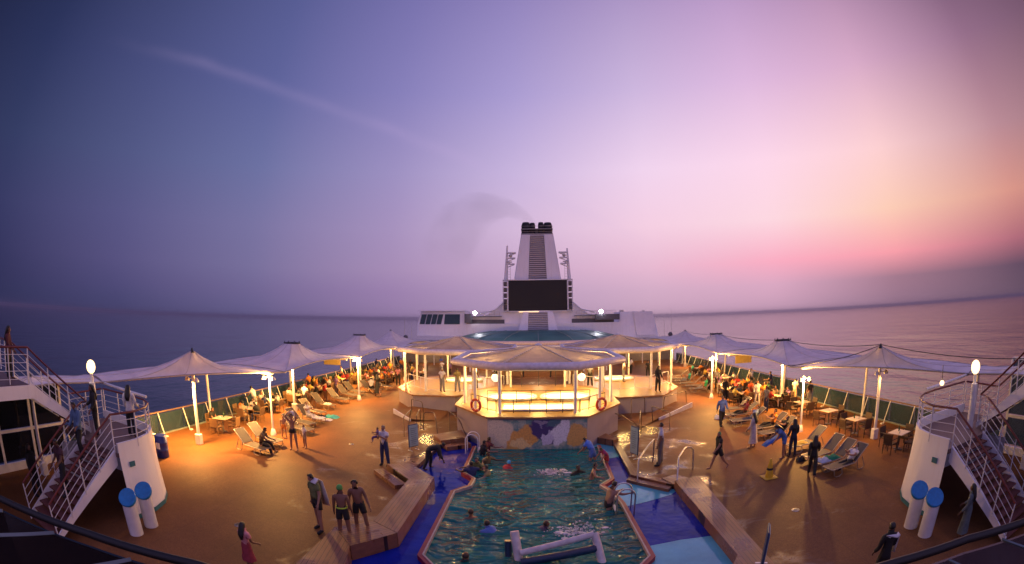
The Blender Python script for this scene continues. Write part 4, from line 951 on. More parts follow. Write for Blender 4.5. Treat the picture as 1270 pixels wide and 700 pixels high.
    rail([(15.3,10.1,2.05),(15.3,8.4,2.0),(15.3,5.9,3.72),(16.4,5.95,3.75),(17.7,5.95,3.75)])
    t2 = thing('upper_platform', 'white edged %s upper platform at the head of the stairs'%side, 'platform', (dx(15.7),2,3.4), group='upper platforms')
    mb = MB(); mb.prism([(dx(13.6),-4),(dx(18.0),-4),(dx(18.0),5.88),(dx(13.6),5.88)][::(1 if s>0 else -1)], 3.32, 3.70); mb.build('slab', SHIP, t2)
    mb = MB(); mb.prism([(dx(13.64),-3.96),(dx(17.96),-3.96),(dx(17.96),5.84),(dx(13.64),5.84)][::(1 if s>0 else -1)], 3.702, 3.712); mb.build('floor_covering', P('landing_floor',(.16,.10,.09),.5), t2)
    # lamp column
    t3 = thing('globe_lamp_post', 'white column with a glowing egg shaped lamp on the %s stair landing'%side, 'lamp post', (dx(13.55),8.55,2.0), group='globe lamps on the stair landings')
    zg = 4.12 if s < 0 else 3.86; xg = dx(13.55)
    mb = MB(); mb.tube((xg,8.55,1.99),(xg,8.55,zg-.50),.13,.12,n=14); mb.tube((xg,8.55,zg-.5),(xg,8.55,zg-.2),.07,.06,n=10); mb.build('column', WHITE, t3)
    mb = MB(); mb.ball((xg,8.55,zg),.175,16,(1,1,1.25)); mb.build('globe', GLOBE, t3)
    lamp('globe_light', (xg,8.55-.02,zg+.0), 45, (1,.72,.42), .22)
    if s > 0:
        mb = MB(); mb.ball((dx(13.2),9.9,3.32),.09,12); g = tag(mb.build('small_globe_lamp', GLOBE), 'small glowing lamp hanging beyond the right stair landing', 'lamp')
        mb = MB(); mb.tube((dx(13.2),9.9,3.4),(dx(13.2),9.9,3.9),.012); mb.build('rod', DARK, g)
    # bins
    for q, (bx, by) in enumerate(((10.28,7.12),(10.33,7.83))):
        if s > 0: bx -= .42
        tb = thing('towel_bin', 'white cylindrical bin with blue slanted lid by the %s stairs, the %s one'%(side, 'nearer' if q==0 else 'farther'), 'bin', (s*bx,by,0), group='towel bins beside the stairs')
        mb = MB(); mb.tube((s*bx,by,0),(s*bx,by,.90),.225,n=22); mb.add([(s*bx+.225*cos(2*pi*k_/22),by+.225*sin(2*pi*k_/22),z_) for z_ in (0,1) for k_ in range(22)] and [(s*bx+.2249*cos(2*pi*k_/22),by+.2249*sin(2*pi*k_/22),.88+z_*(.16+.15*sin(2*pi*k_/22)+s*.085*cos(2*pi*k_/22))) for z_ in (0,1) for k_ in range(22)], [(k_,(k_+1)%22,22+(k_+1)%22,22+k_) for k_ in range(22)], True); mb.build('body', WHITE, tb)
        tilt = rotm(rx=.60, ry=-s*.34); mb = MB(); mb.lathe([(.25,-.05),(.29,-.03),(.295,.04),(.275,.06),(.25,.045),(.08,.035),(.03,.03)], (s*bx,by,1.06), 24, R=tilt); mb.build('lid', LIDBLUE, tb)
for s in (-1,1): stairs(s)

# near glass barrier of the deck the camera stands on
gb = thing('glass_barrier', 'dark glass barrier with a black top rail at the bottom corners', 'glass barrier', (0,.7,4.2))
top = [(-2.3,-.1),(-1.57,.44),(-1.15,.60),(-.80,.71),(-.35,.78),(.35,.78),(.84,.67),(1.08,.60),(1.32,.48),(2.3,.05)]
mb = MB(); mb.path([(x,y,5.30) for x,y in top], .013, 6); mb.build('top_rail', BLACK, gb)
for i in range(len(top)-1):
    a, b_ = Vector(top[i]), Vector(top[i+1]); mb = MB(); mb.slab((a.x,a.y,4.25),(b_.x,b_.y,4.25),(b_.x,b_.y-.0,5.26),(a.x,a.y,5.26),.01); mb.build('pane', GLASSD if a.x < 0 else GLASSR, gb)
mb = MB()
for x, y, dx_, dy_ in ((-1.56,.43,-.16,-.26),(-1.30,.535,-.15,-.30),(-1.0,.64,-.13,-.30),(1.0,.60,.02,-.25),(1.21,.53,.02,-.25),(1.32,.47,.02,-.25)):
    mb.slab((x,y,5.27),(x+dx_,y+dy_,5.27),(x+dx_+.006,y+dy_-.004,5.262),(x+.006,y-.004,5.262),.005)
mb.build('bracket', GREYBAR, gb)
mb = MB(); mb.prism([(-9,-8),(9,-8),(9,-.9),(2.3,-.6),(1.2,.1),(.9,.62),(-.9,.66),(-1.2,.1),(-2.3,-.6),(-9,-.9)], 4.0, 4.2); struct('viewing_deck', mb, DECK)

# barrel and locker at the left
t_ = thing('blue_barrel', 'dark blue barrel bin with a white notice beside the left locker', 'barrel', (-14.95,12.95,0))
mb = MB(); mb.lathe([(.27,0),(.30,.03),(.30,.3),(.315,.32),(.30,.34),(.30,.62),(.315,.64),(.30,.66),(.29,.92),(.26,.94)],(-14.95,12.95,0),20); mb.build('drum', P('drum_blue',(.012,.025,.20),.4), t_)
mb = MB(); mb.box((-14.85,12.63,.55),(.24,.02,.26)); mb.build('notice', WHITE, t_)
t_ = thing('deck_locker', 'low white deck locker behind the blue barrel', 'locker', (-16.2,13.1,0))
mb = MB(); mb.box((-16.2,13.1,.36),(.7,.6,.72),bev=.03); mb.build('box', P('locker_grey',(.45,.43,.44),.5), t_); mb = MB(); mb.box((-16.2,13.1,.745),(.74,.64,.05),bev=.015); mb.build('lid', WHITE, t_)
for k, (x, y, l) in enumerate(((-8.2,9.6,'left of the girl in pink'),(-8.6,19.4,'between the carried child and the left loungers'),(7.6,11.0,'in front of the wet floor sign'),(8.4,19.6,'behind the walking lad'))):
    t_ = thing('deck_drain', 'small round metal drain in the deck %s'%l, 'drain', (x,y,0), group='round deck drains')
    mb = MB(); mb.lathe([(.13,.002),(.13,.008),(.115,.010),(.01,.008)],(x,y,0),20); mb.build('rim', STEEL, t_)
    mb = MB()
    for q in range(-3,4): mb.box((x+q*.03,y,.013),(.010,.19,.004))
    mb.build('grate', DARK, t_)
# wet floor sign
t_ = thing('wet_floor_sign', 'yellow wet floor cone sign on the right deck', 'floor sign', (8.2,14.05,0))
mb = MB(); mb.box((8.2,14.05,.02),(.55,.55,.035),bev=.015); mb.build('foot', YEL, t_)
mb = MB(); mb.lathe([(.16,.035),(.13,.25),(.085,.5),(.05,.68),(.03,.72)],(8.2,14.05,0),14); mb.build('cone', YEL, t_)
mb = MB(); mb.lathe([(.128,.30),(.112,.38)],(8.2,14.05,0),14); mb.build('band', BLACK, t_)

# pool lift frame in the water
t_ = thing('pool_float_frame', 'white tubular frame with a blue roll standing in the near end of the pool', 'pool float', (.5,10,0))
PW = P('float_white', (.62,.56,.56), .45); PB = P('float_blue', (.01,.03,.075), .3)
mb = MB(); mb.tube((-.40,10.05,-.5),(-.58,10.45,.60),.12,.11,n=12); mb.build('upright', PW, t_)
mb = MB(); mb.tube((1.66,9.75,-.5),(1.38,10.35,.56),.11,.10,n=12); mb.build('upright', PW, t_)
mb = MB(); mb.tube((-.42,10.1,.14),(1.36,10.32,.54),.085,n=12); mb.build('crossbar', PW, t_)
mb = MB(); mb.tube((-.40,9.98,-.08),(1.42,10.15,.20),.11,n=14); mb.build('roll', PB, t_)
mb = MB(); mb.tube((-.72,10.3,-.4),(-.74,10.45,.32),.09,n=12); mb.build('side_roll', PB, t_)

# ------------------------------------------------------------------ people
SK = {'a':(.20,.09,.055),'b':(.30,.15,.10),'c':(.12,.055,.035),'d':(.42,.24,.17)}
def cloth_mat(c):
    k = 'cloth_%d_%d_%d' % tuple(int(x*255) for x in c); return P(k, c, .8, noise=(9,.3))
def skin_mat(k): return P('skin_'+k, SK[k], .5, noise=(8,.1))
HAIR = P('hair_black', (.012,.010,.009), .5)
def fk(p):
    """joints of a figure of 1.75 m facing +Y; angles in degrees"""
    g = lambda k, d=0: p.get(k, d)
    lean, side, twist = radians(g('lean')), radians(g('side')), radians(g('twist'))
    Rp = Matrix.Rotation(radians(g('tilt')), 3, 'X')
    Rt = Matrix.Rotation(twist, 3, 'Z') @ Matrix.Rotation(-lean, 3, 'X') @ Matrix.Rotation(side, 3, 'Y')
    J = {}; pel = Vector((0, 0, g('pz', .93))); J['pelvis'] = pel
    for k, z in (('waist',.14),('chest',.33),('neck',.50)): J[k] = pel + Rt @ Vector((0, .0 if k!='chest' else .01, z))
    Rh = Rt @ Matrix.Rotation(-radians(g('nod')), 3, 'X') @ Matrix.Rotation(radians(g('turn')), 3, 'Z')
    J['head'] = J['neck'] + Rh @ Vector((0,.012,.15)); J['crown'] = J['neck'] + Rh @ Vector((0,.01,.24)); J['jaw'] = J['neck'] + Rh @ Vector((0,.035,.085))
    for s, n in ((-1,'l'),(1,'r')):
        sh = pel + Rt @ Vector((s*.175, 0, .445)); J['sh'+n] = sh
        f, ab, el = g('arm'+n, (5,10,15)); f, ab, el = radians(f), radians(ab), radians(el)
        Ra = Rt @ Matrix.Rotation(f, 3, 'X') @ Matrix.Rotation(-s*ab, 3, 'Y')
        e = sh + Ra @ Vector((0,0,-.285)); J['el'+n] = e
        Re = Ra @ Matrix.Rotation(el, 3, 'X') @ Matrix.Rotation(s*radians(g('in'+n,0)), 3, 'Y'); w_ = e + Re @ Vector((0,0,-.25)); J['wr'+n] = w_
        J['ha'+n] = w_ + Re @ Vector((0,0,-.085)); J['R'+n] = Re
        hp = pel + Matrix.Rotation(twist*.3,3,'Z') @ Vector((s*.092, 0, -.04)); J['hip'+n] = hp
        f, ab, kn = g('leg'+n, (0,3,0)); f, ab, kn = radians(f), radians(ab), radians(kn)
        Rl = Matrix.Rotation(f, 3, 'X') @ Matrix.Rotation(-s*ab, 3, 'Y'); k_ = hp + Rl @ Vector((0,0,-.43)); J['kn'+n] = k_
        Rk = Rl @ Matrix.Rotation(-kn, 3, 'X'); an = k_ + Rk @ Vector((0,0,-.41)); J['an'+n] = an
        ft = radians(g('foot'+n, None) if g('foot'+n, None) is not None else math.degrees(0))
        fdir = Rk @ Matrix.Rotation(radians(g('flex'+n, g('leg'+n,(0,3,0))[2]-g('leg'+n,(0,3,0))[0])), 3, 'X') @ Vector((0,1,-.22))
        J['toe'+n] = an + fdir.normalized()*.19; J['heel'+n] = an + Vector((0,-.03,-.05))
    return J
BONES = [('pelvis','waist'),('waist','chest'),('chest','neck'),('neck','jaw'),('jaw','head'),('head','crown')]
for n in 'lr': BONES += [('chest','sh'+n),('sh'+n,'el'+n),('el'+n,'wr'+n),('wr'+n,'ha'+n),('pelvis','hip'+n),('hip'+n,'kn'+n),('kn'+n,'an'+n),('an'+n,'toe'+n)]
RAD = {'pelvis':(.155,.125),'waist':(.145,.115),'chest':(.165,.125),'neck':(.062,.062),'jaw':(.062,.062),'head':(.088,.095),'crown':(.055,.06)}
for n in 'lr': RAD.update({'sh'+n:(.072,.072),'el'+n:(.047,.047),'wr'+n:(.032,.032),'ha'+n:(.036,.03),'hip'+n:(.102,.102),'kn'+n:(.068,.068),'an'+n:(.046,.046),'toe'+n:(.036,.028)})
POSE = {}
def pose(name, p, fem=False, hands=True):
    J = fk(p); keys = ['pelvis','waist','chest','neck','jaw','head','crown'] + [a+n for n in 'lr' for a in ('sh','el','wr','ha','hip','kn','an','toe')]
    vs = [J[k].copy() for k in keys]; es = [(keys.index(a), keys.index(b_)) for a, b_ in BONES]; rad = [RAD[k] for k in keys]
    if fem:
        for k, sc in (('waist',.88),('chest',.9),('shl',.85),('shr',.85),('ell',.85),('elr',.85),('pelvis',1.05)): i = keys.index(k); rad[i] = tuple(q*sc for q in rad[i])
    if hands:
        for n, s in (('l',-1),('r',1)):
            R_ = J['R'+n]; w_ = J['wr'+n]; hi = keys.index('ha'+n)
            rad[hi] = (.030,.022)
            for q, (off, ln) in enumerate(((-.027,.072),(-.009,.082),(.009,.078),(.026,.062))):
                a = w_ + R_ @ Vector((0, off, -.088)); m_ = a + R_ @ Vector((-s*.006, off*.25, -ln*.5)); e = m_ + R_ @ Vector((-s*.022, 0, -ln*.45))
                vs += [m_, e]; rad += [(.0095,.0095),(.008,.008)]; es += [(hi, len(vs)-2),(len(vs)-2, len(vs)-1)]
            m_ = w_ + R_ @ Vector((0,.038,-.055)); e = m_ + R_ @ Vector((-s*.012,.016,-.035)); vs += [m_, e]; rad += [(.012,.012),(.009,.009)]; es += [(keys.index('wr'+n), len(vs)-2),(len(vs)-2,len(vs)-1)]
    me = bpy.data.meshes.new('pose'); me.from_pydata(vs, es, []); ob = bpy.data.objects.new('pose_tmp', me); C.objects.link(ob)
    md = ob.modifiers.new('s','SKIN'); md.use_smooth_shade = True; md.branch_smoothing = .6
    sv = me.skin_vertices[0].data
    for i, r in enumerate(rad): sv[i].radius = r
    sv[0].use_root = True
    sb = ob.modifiers.new('b','SUBSURF'); sb.levels = 1; sb.render_levels = 1
    dg = bpy.context.evaluated_depsgraph_get(); ev = ob.evaluated_get(dg); body = bpy.data.meshes.new_from_object(ev)
    bpy.data.objects.remove(ob)
    # bone label per vertex and a small nose
    segs = [(J[a], J[b_], a, b_) for a, b_ in BONES]
    fwd = (J['jaw']-J['head']); up = (J['crown']-J['neck']).normalized()
    hf = Matrix.Rotation(0,3,'X')
    lab = []
    f3 = None
    Rt = Matrix.Rotation(radians(p.get('twist',0)),3,'Z') @ Matrix.Rotation(-radians(p.get('lean',0)),3,'X') @ Matrix.Rotation(radians(p.get('side',0)),3,'Y')
    Rh = Rt @ Matrix.Rotation(-radians(p.get('nod',0)),3,'X') @ Matrix.Rotation(radians(p.get('turn',0)),3,'Z')
    hc = J['head']
    for v in body.vertices:
        best = None
        for a, b_, na, nb in segs:
            d = b_-a; t__ = max(0, min(1, (v.co-a).dot(d)/max(d.length_squared,1e-9))); q = (v.co-(a+d*t__)).length - (.05 if na in ('pelvis','waist','chest') else 0)*(1-0)
            if best is None or q < best[0]: best = (q, na, nb, t__)
        lab.append(best[1:])
    # sculpt head: nose, chin, brow
    for v in body.vertices:
        l = Rh.transposed() @ (v.co-hc)
        if abs(l.x) < .09 and l.length < .17 and l.y > .03:
            if abs(l.x) < .028 and -.05 < l.z < .02: v.co += Rh @ Vector((0,.022,-.003))
            if abs(l.x) < .05 and -.12 < l.z < -.07: v.co += Rh @ Vector((0,.012,0))
    POSE[name] = dict(J=J, body=body, lab=lab, Rh=Rh, Rt=Rt, p=p)
def garment(pn, kind):
    P_ = POSE[pn]; key = 'g_'+kind
    if key in P_: return P_[key]
    body, lab, J, Rh, Rt = P_['body'], P_['lab'], P_['J'], P_['Rh'], P_['Rt']; inf = .016
    def sel(i):
        a, b_, t_ = lab[i]; limb = a[:-1] if a[-1] in 'lr' and a not in ('pelvis',) else a
        if kind == 'shirt': return a in ('pelvis','waist','chest') and not b_.startswith('hip') or (a=='chest') or (limb=='sh' and t_ < .62)
        if kind == 'long_shirt': return a in ('pelvis','waist','chest') or limb=='sh' or (limb=='el' and t_ < .9)
        if kind == 'vest': return (a in ('waist',) or (a=='pelvis' and not b_.startswith('hip')) or (a=='chest' and b_!='neck') or (a=='chest' and t_<.6))
        if kind == 'trousers': return a=='pelvis' and (b_.startswith('hip') or t_ < .6) or limb=='hip' or (limb=='kn' and t_ < .93)
        if kind == 'shorts': return a=='pelvis' and (b_.startswith('hip') or t_ < .6) or (limb=='hip' and t_ < .62)
        if kind == 'briefs': return a=='pelvis' and (b_.startswith('hip') or t_ < .5) or (limb=='hip' and t_ < .22)
        if kind == 'shoes': return limb=='an' or (limb=='kn' and t_ > .93)
        if kind == 'hair':
            l = Rh.transposed() @ (body.vertices[i].co-J['head']); return a in ('head','jaw','neck') and l.z > -.07 and (l.z > .055 or l.y < .015+.6*max(0,l.z)) and l.length < .2
    ids = {i for i in range(len(body.vertices)) if sel(i)}
    if kind == 'hair': inf = .020
    if kind in ('shirt','long_shirt','vest'): inf = .022
    fs = [tuple(p.vertices) for p in body.polygons if sum(v in ids for v in p.vertices) >= 3]
    used = sorted({v for f in fs for v in f}); mp = {v:k for k, v in enumerate(used)}
    vs = [body.vertices[v].co + body.vertices[v].normal*inf for v in used]
    vs_in = [body.vertices[v].co + body.vertices[v].normal*.001 for v in used]; n = len(vs)
    cnt = {}
    for f in fs:
        for k in range(len(f)): e = (f[k], f[(k+1)%len(f)]); cnt[tuple(sorted(e))] = cnt.get(tuple(sorted(e)), [])+[e]
    F = [tuple(mp[v] for v in f) for f in fs]
    for k, e in cnt.items():
        if len(e) == 1: a, b_ = mp[e[0][0]], mp[e[0][1]]; F.append((b_, a, a+n, b_+n))
    me = bpy.data.meshes.new(kind); me.from_pydata(vs+vs_in, [], F); me.polygons.foreach_set('use_smooth', [True]*len(F)); me.update()
    P_[key] = me; return me
def shoe_pair(pn):
    P_ = POSE[pn]
    if 'shoe_pair' not in P_:
        g_ = garment(pn, 'shoes'); mb = MB(); mb.add([v.co.copy() for v in g_.vertices], [tuple(p.vertices) for p in g_.polygons], True); out = []
        for isl in mb.islands():
            m2 = MB(); mp = {}
            for f, sm in isl:
                for v in f:
                    if v not in mp: mp[v] = len(m2.v); m2.v.append(mb.v[v])
                m2.f.append(tuple(mp[v] for v in f)); m2.sm.append(True)
            if len(m2.f) > 8: out.append(m2.mesh('shoe'))
        P_['shoe_pair'] = out
    return P_['shoe_pair']
def skirt_mesh(pn, drop):
    P_ = POSE[pn]; J = P_['J']; mb = MB()
    w_, pl = J['waist'], J['pelvis']; kn = (J['knl']+J['knr'])/2; an = (J['anl']+J['anr'])/2
    end = kn if drop < 1 else kn.lerp(an, drop-1); wid = abs(J['knl'].x-J['knr'].x)/2+.12
    rings = [(w_, .125, .105), (pl+Vector((0,0,.02)), .165, .14), (pl.lerp(end,.5), .19, .16), (end, .17+wid*.4, .20)]
    vs = []; n = 18
    for i, (c, rx, ry) in enumerate(rings):
        for k in range(n):
            a = 2*pi*k/n; fl = 1+(.07*sin(6*a) if i > 1 else 0); vs.append(c+Vector((rx*cos(a)*fl, ry*sin(a)*fl, 0)))
    mb.add(vs, [(i*n+k,i*n+(k+1)%n,(i+1)*n+(k+1)%n,(i+1)*n+k) for i in range(3) for k in range(n)], True)
    return mb.mesh('skirt')
def longhair_mesh(pn):
    P_ = POSE[pn]; J = P_['J']; Rh = P_['Rh']; Rt = P_['Rt']; mb = MB(); hc = J['head']
    rings = [(hc+Rh@Vector((0,-.02,.10)),.05,.05),(hc+Rh@Vector((0,-.035,.03)),.10,.09),(hc+Rh@Vector((0,-.06,-.06)),.105,.075),(J['neck']+Rt@Vector((0,-.09,-.03)),.12,.055),(J['chest']+Rt@Vector((0,-.135,.05)),.11,.045),(J['chest']+Rt@Vector((0,-.14,-.08)),.06,.03)]
    n = 12; vs = [c+Rt@Vector((rx*cos(2*pi*k/n), ry*sin(2*pi*k/n), 0)) for c, rx, ry in rings for k in range(n)]
    mb.add(vs, [(i*n+k,i*n+(k+1)%n,(i+1)*n+(k+1)%n,(i+1)*n+k) for i in range(len(rings)-1) for k in range(n)]+[tuple(range(n))[::-1],tuple(range((len(rings)-1)*n,len(rings)*n))], True)
    return mb.mesh('hair_long')
def person(label, pn, loc, face, skin='a', top=None, bottom=None, hair='short', shoes=None, scale=1.0, group=None, topkind='shirt', botkind='trousers', z=None):
    """face: heading in degrees, 0 = towards +Y (away from the camera)"""
    P_ = POSE[pn]; sc = scale
    t_ = thing('person', label, 'person', (loc[0], loc[1], loc[2] if len(loc)>2 else 0), radians(-face), group, local=True); t_.scale = (sc,)*3
    def add(name, mesh, mat):
        m_ = mesh.copy(); m_.materials.clear(); m_.materials.append(mat); o = bpy.data.objects.new(name, m_); C.objects.link(o); o.parent = t_; return o
    add('body', P_['body'], skin_mat(skin))
    if top is not None: add(topkind.replace('long_',''), garment(pn, topkind), cloth_mat(top))
    if bottom is not None:
        if botkind in ('skirt','dress'): add(botkind, skirt_mesh(pn, 1 if botkind=='skirt' else 1.5), cloth_mat(bottom))
        else: add(botkind, garment(pn, botkind), cloth_mat(bottom))
    if shoes is not None:
        for q in shoe_pair(pn): add('shoe', q, cloth_mat(shoes))
    if hair in ('short','long'):
        add('hair', garment(pn, 'hair'), HAIR)
        if hair == 'long': add('long_hair', longhair_mesh(pn), HAIR)
    elif isinstance(hair, tuple): add('cap', garment(pn, 'hair'), cloth_mat(hair))
    return t_
pose('stand', dict(arml=(4,9,14), armr=(-3,9,20), legl=(2,4,3), legr=(-4,5,2)))
pose('stand_shift', dict(side=4, lean=3, arml=(10,14,25), armr=(-8,12,12), legl=(12,9,8), legr=(-4,2,0), nod=12, turn=-15))
pose('stand_f', dict(arml=(8,6,30), armr=(12,8,45), legl=(3,2,4), legr=(-3,2,2), nod=10), fem=True)
pose('hold', dict(lean=-4, arml=(35,5,85), armr=(30,5,95), inl=25, inr=25, legl=(0,4,2), legr=(0,4,2), nod=10))
pose('talk', dict(lean=4, arml=(20,12,70), armr=(5,10,30), legl=(4,4,5), legr=(-4,4,4), turn=20))
pose('walk', dict(lean=4, pz=.90, arml=(28,6,25), armr=(-26,6,15), legl=(-22,3,22), legr=(24,3,8), flexl=12, flexr=0))
pose('walk_f', dict(lean=3, pz=.91, arml=(-18,6,20), armr=(22,6,40), legl=(20,1,6), legr=(-18,1,20), flexr=8), fem=True)
pose('rail_lean', dict(lean=22, arml=(48,14,30), armr=(48,14,30), legl=(6,5,6), legr=(-6,4,4), nod=5))
pose('arms_up', dict(lean=2, arml=(150,22,95), armr=(150,22,95), inl=30, inr=30, legl=(2,5,3), legr=(-3,5,2), nod=10), fem=True)
pose('bend', dict(lean=78, pz=.86, arml=(75,8,10), armr=(85,8,15), legl=(14,8,22), legr=(-10,6,14), nod=-20))
pose('reach', dict(lean=38, pz=.91, arml=(60,8,20), armr=(70,8,10), legl=(8,4,10), legr=(-8,4,8), nod=15))
pose('sit', dict(pz=.55, lean=6, arml=(35,8,60), armr=(42,8,50), inl=15, inr=15, legl=(84,6,84), legr=(80,8,78), nod=10))
pose('sit_lean', dict(pz=.55, lean=22, arml=(55,12,55), armr=(60,10,60), inl=20, inr=20, legl=(86,9,88), legr=(80,9,84), nod=12))
pose('sit_f', dict(pz=.55, lean=-4, arml=(20,8,75), armr=(25,8,80), inl=25, inr=20, legl=(82,2,82), legr=(78,2,74), turn=25), fem=True)
pose('lounge', dict(pz=.46, lean=-42, arml=(30,8,35), armr=(38,8,45), inl=30, inr=30, legl=(86,5,10), legr=(86,8,16), flexl=-15, flexr=-15, nod=25))
pose('lounge_up', dict(pz=.50, lean=-18, arml=(45,10,40), armr=(40,10,60), legl=(88,6,14), legr=(98,8,40), flexl=-12, flexr=-10, nod=12))
pose('sit_low', dict(pz=.47, lean=20, arml=(50,8,40), armr=(58,6,35), legl=(92,8,70), legr=(86,12,62), nod=15))
pose('stair_down', dict(pz=.92, lean=3, arml=(25,10,40), armr=(15,8,30), legl=(28,3,34), legr=(-6,3,10), nod=22))
pose('climb', dict(lean=18, pz=.9, arml=(70,6,35), armr=(80,8,25), legl=(30,6,40), legr=(-4,4,6)))
pose('swim', dict(lean=52, pz=.6, arml=(120,22,20), armr=(70,30,30), legl=(-30,8,20), legr=(-38,8,10), nod=-42))
pose('tread', dict(lean=10, pz=.9, arml=(50,45,40), armr=(45,50,45), legl=(20,6,30), legr=(5,6,20)))
BLK=(.012,.012,.015); WHT=(.70,.68,.68); NAVY=(.02,.03,.10); BLU=(.08,.16,.45); ORG=(.60,.20,.03); YLW=(.60,.42,.08); RD=(.45,.04,.04); GRN=(.08,.22,.10); PNK=(.60,.24,.26); GRY=(.22,.22,.24); TEA=(.05,.35,.32); BEI=(.45,.34,.22); PUR=(.16,.08,.22); LBL=(.30,.42,.62)

# the foreground group
def towel(label, pts, th, mat, group=None):
    """strip of cloth through world points (pairs of edge points)"""
    mb = MB(); n = len(pts)
    vs = [Vector(a) for a, b_ in pts]+[Vector(b_) for a, b_ in pts]
    mb.add(vs, [(i,i+1,n+i+1,n+i) for i in range(n-1)], True); o = mb.build('towel', mat); md = o.modifiers.new('t','SOLIDIFY'); md.thickness = th
    return tag(o, label, 'towel', group)
WT = P('towel_white', (.66,.64,.68), .9, noise=(30,.15), bump=.5, bumpscale=60); BT = P('towel_blue', (.02,.10,.50), .9, noise=(30,.15), bump=.5, bumpscale=60); GT = P('towel_green', (.01,.20,.10), .9, noise=(30,.15), bump=.5, bumpscale=60); TT = P('towel_turquoise', (.08,.50,.48), .9, noise=(20,.3))
person('man in olive printed shirt and dark shorts with a white towel over his shoulder', 'stand_shift', (-5.9,10.55), 205, 'b', (.14,.15,.05), BLK, shoes=BLK, scale=1.03, botkind='shorts')
towel('white towel hanging over the shoulder of the man in the olive shirt', [((-5.94,10.40,1.50),(-5.78,10.38,1.47)),((-5.94,10.56,1.585),(-5.76,10.55,1.56)),((-5.92,10.72,1.48),(-5.72,10.68,1.46)),((-5.88,10.76,1.1),(-5.64,10.70,1.1)),((-5.84,10.76,.72),(-5.58,10.70,.74))], .02, WT)
p_ = person('bare backed boy in black shorts with a lime waistband and green cap', 'stand', (-5.0,10.25), -12, 'a', None, BLK, hair=(.10,.35,.08), scale=.97, botkind='shorts')
J = POSE['stand']['J']; mb = MB(); mb.path([J['pelvis']+Vector((.155*cos(a),.135*sin(a),.085)) for a in [2*pi*k/16 for k in range(16)]], .022, 6, True); o = mb.build('waistband', P('lime',(.45,.65,.04),.6)); o.parent = p_
person('bare chested boy in black shorts looking down beside the boy with the green cap', 'stand_shift', (-4.72,10.75), 160, 'a', None, BLK, scale=1.0, botkind='shorts')
person('long haired girl in pink top and dark red skirt at the bottom edge', 'stand_f', (-6.35,7.55), 10, 'a', PNK, (.28,.03,.05), hair='long', scale=.80, botkind='skirt')
person('man in white shirt and dark trousers carrying a small child on the left deck', 'hold', (-6.05,16.9), -170, 'b', WHT, NAVY, hair=(.30,.24,.18), shoes=BLK, scale=1.0)
person('small child in dark clothes carried by the man in white', 'sit_f', (-6.24,16.72,1.0), -100, 'b', PUR, PUR, scale=.48)
person('woman in black dress walking away along the left deck', 'walk_f', (-11.9,32.4), -35, 'a', BLK, BLK, hair='long', scale=1.04, botkind='dress')
person('mother standing with white towel around her head under the thin left lamp post', 'arms_up', (-10.6,17.4), 170, 'b', None, BLK, hair='short', scale=1.0, botkind='briefs')
towel('white towel held over the head of the standing mother', [((-10.78,17.34,1.58),(-10.78,17.5,1.56)),((-10.70,17.30,1.74),(-10.70,17.52,1.74)),((-10.6,17.28,1.80),(-10.6,17.52,1.80)),((-10.5,17.30,1.74),(-10.5,17.52,1.74)),((-10.42,17.34,1.56),(-10.42,17.5,1.54))], .03, WT)
person('thin boy in orange shorts left of the mother with the towel', 'stand', (-12.1,19.0), 150, 'b', None, ORG, scale=.70, botkind='shorts')
person('small child in white shirt right of the mother with the towel', 'stand', (-10.3,17.9), 200, 'b', WHT, BEI, scale=.66, botkind='shorts')
person('man in brown top sitting on the foot of the nearest left lounger', 'sit_low', (-11.75,16.35), 75, 'a', (.20,.14,.07), BLK, scale=1.0)
person('man in white shirt leaning on the left glass wind screen', 'rail_lean', (-17.0,23.4), -80, 'a', (.62,.62,.66), GRY, shoes=BLK, scale=1.0)
person('bare chested man in dark shorts standing by the far left tables', 'talk', (-15.4,29.0), 60, 'b', ORG, BLK, scale=1.03)
person('man in black with red shorts standing beside the man in orange', 'talk', (-15.0,29.6), 200, 'a', BLK, RD, scale=1.05, botkind='shorts')
# stairs, left
person('woman in white top and black trousers on the left stair landing', 'stand_f', (-12.35,9.35,1.99), -30, 'b', WHT, BLK, hair='long', shoes=BLK, scale=.98, topkind='long_shirt')
person('person in blue denim shirt coming down the left stairs', 'stair_down', (-12.7,7.2,1.62), 165, 'a', (.09,.16,.28), BLK, shoes=BLK, scale=1.0, topkind='long_shirt')
person('person in black on the left landing beside the lamp column', 'stand_f', (-13.2,8.3,1.99), -160, 'a', BLK, BLK, hair='long', scale=.98, topkind='long_shirt')
person('person in dark maroon halfway down the left stairs', 'stair_down', (-12.2,6.0,.85), 175, 'c', (.06,.02,.03), BLK, shoes=BLK, scale=.98)
person('person in black standing in shade left of the left stairs', 'stand', (-14.95,5.95,0), 60, 'c', BLK, BLK, hair='long', shoes=BLK, scale=1.0, topkind='long_shirt')
person('person in dark red standing on the left upper platform', 'stand_f', (-14.85,5.55,3.715), 40, 'c', (.08,.015,.02), BLK, hair='long', scale=.93, topkind='long_shirt')
person('person with white scarf in black at the bottom right edge', 'stand_f', (7.05,6.1), 20, 'c', BLK, BLK, hair='short', scale=.95, topkind='long_shirt')
towel('white scarf around the neck of the person at the bottom right edge', [((6.92,5.98,1.33),(6.86,6.06,1.36)),((7.05,5.93,1.38),(7.03,5.85,1.34)),((7.18,6.02,1.36),(7.22,5.95,1.30)),((7.22,6.08,1.1),(7.27,6.0,1.08)),((7.25,6.1,.85),(7.30,6.03,.84))], .02, WT)
person('person in grey patterned wrap beside the right towel bins', 'stand_f', (10.45,6.1), -20, 'c', (.10,.13,.14), (.10,.13,.14), hair='long', scale=.90, botkind='dress', topkind='long_shirt')
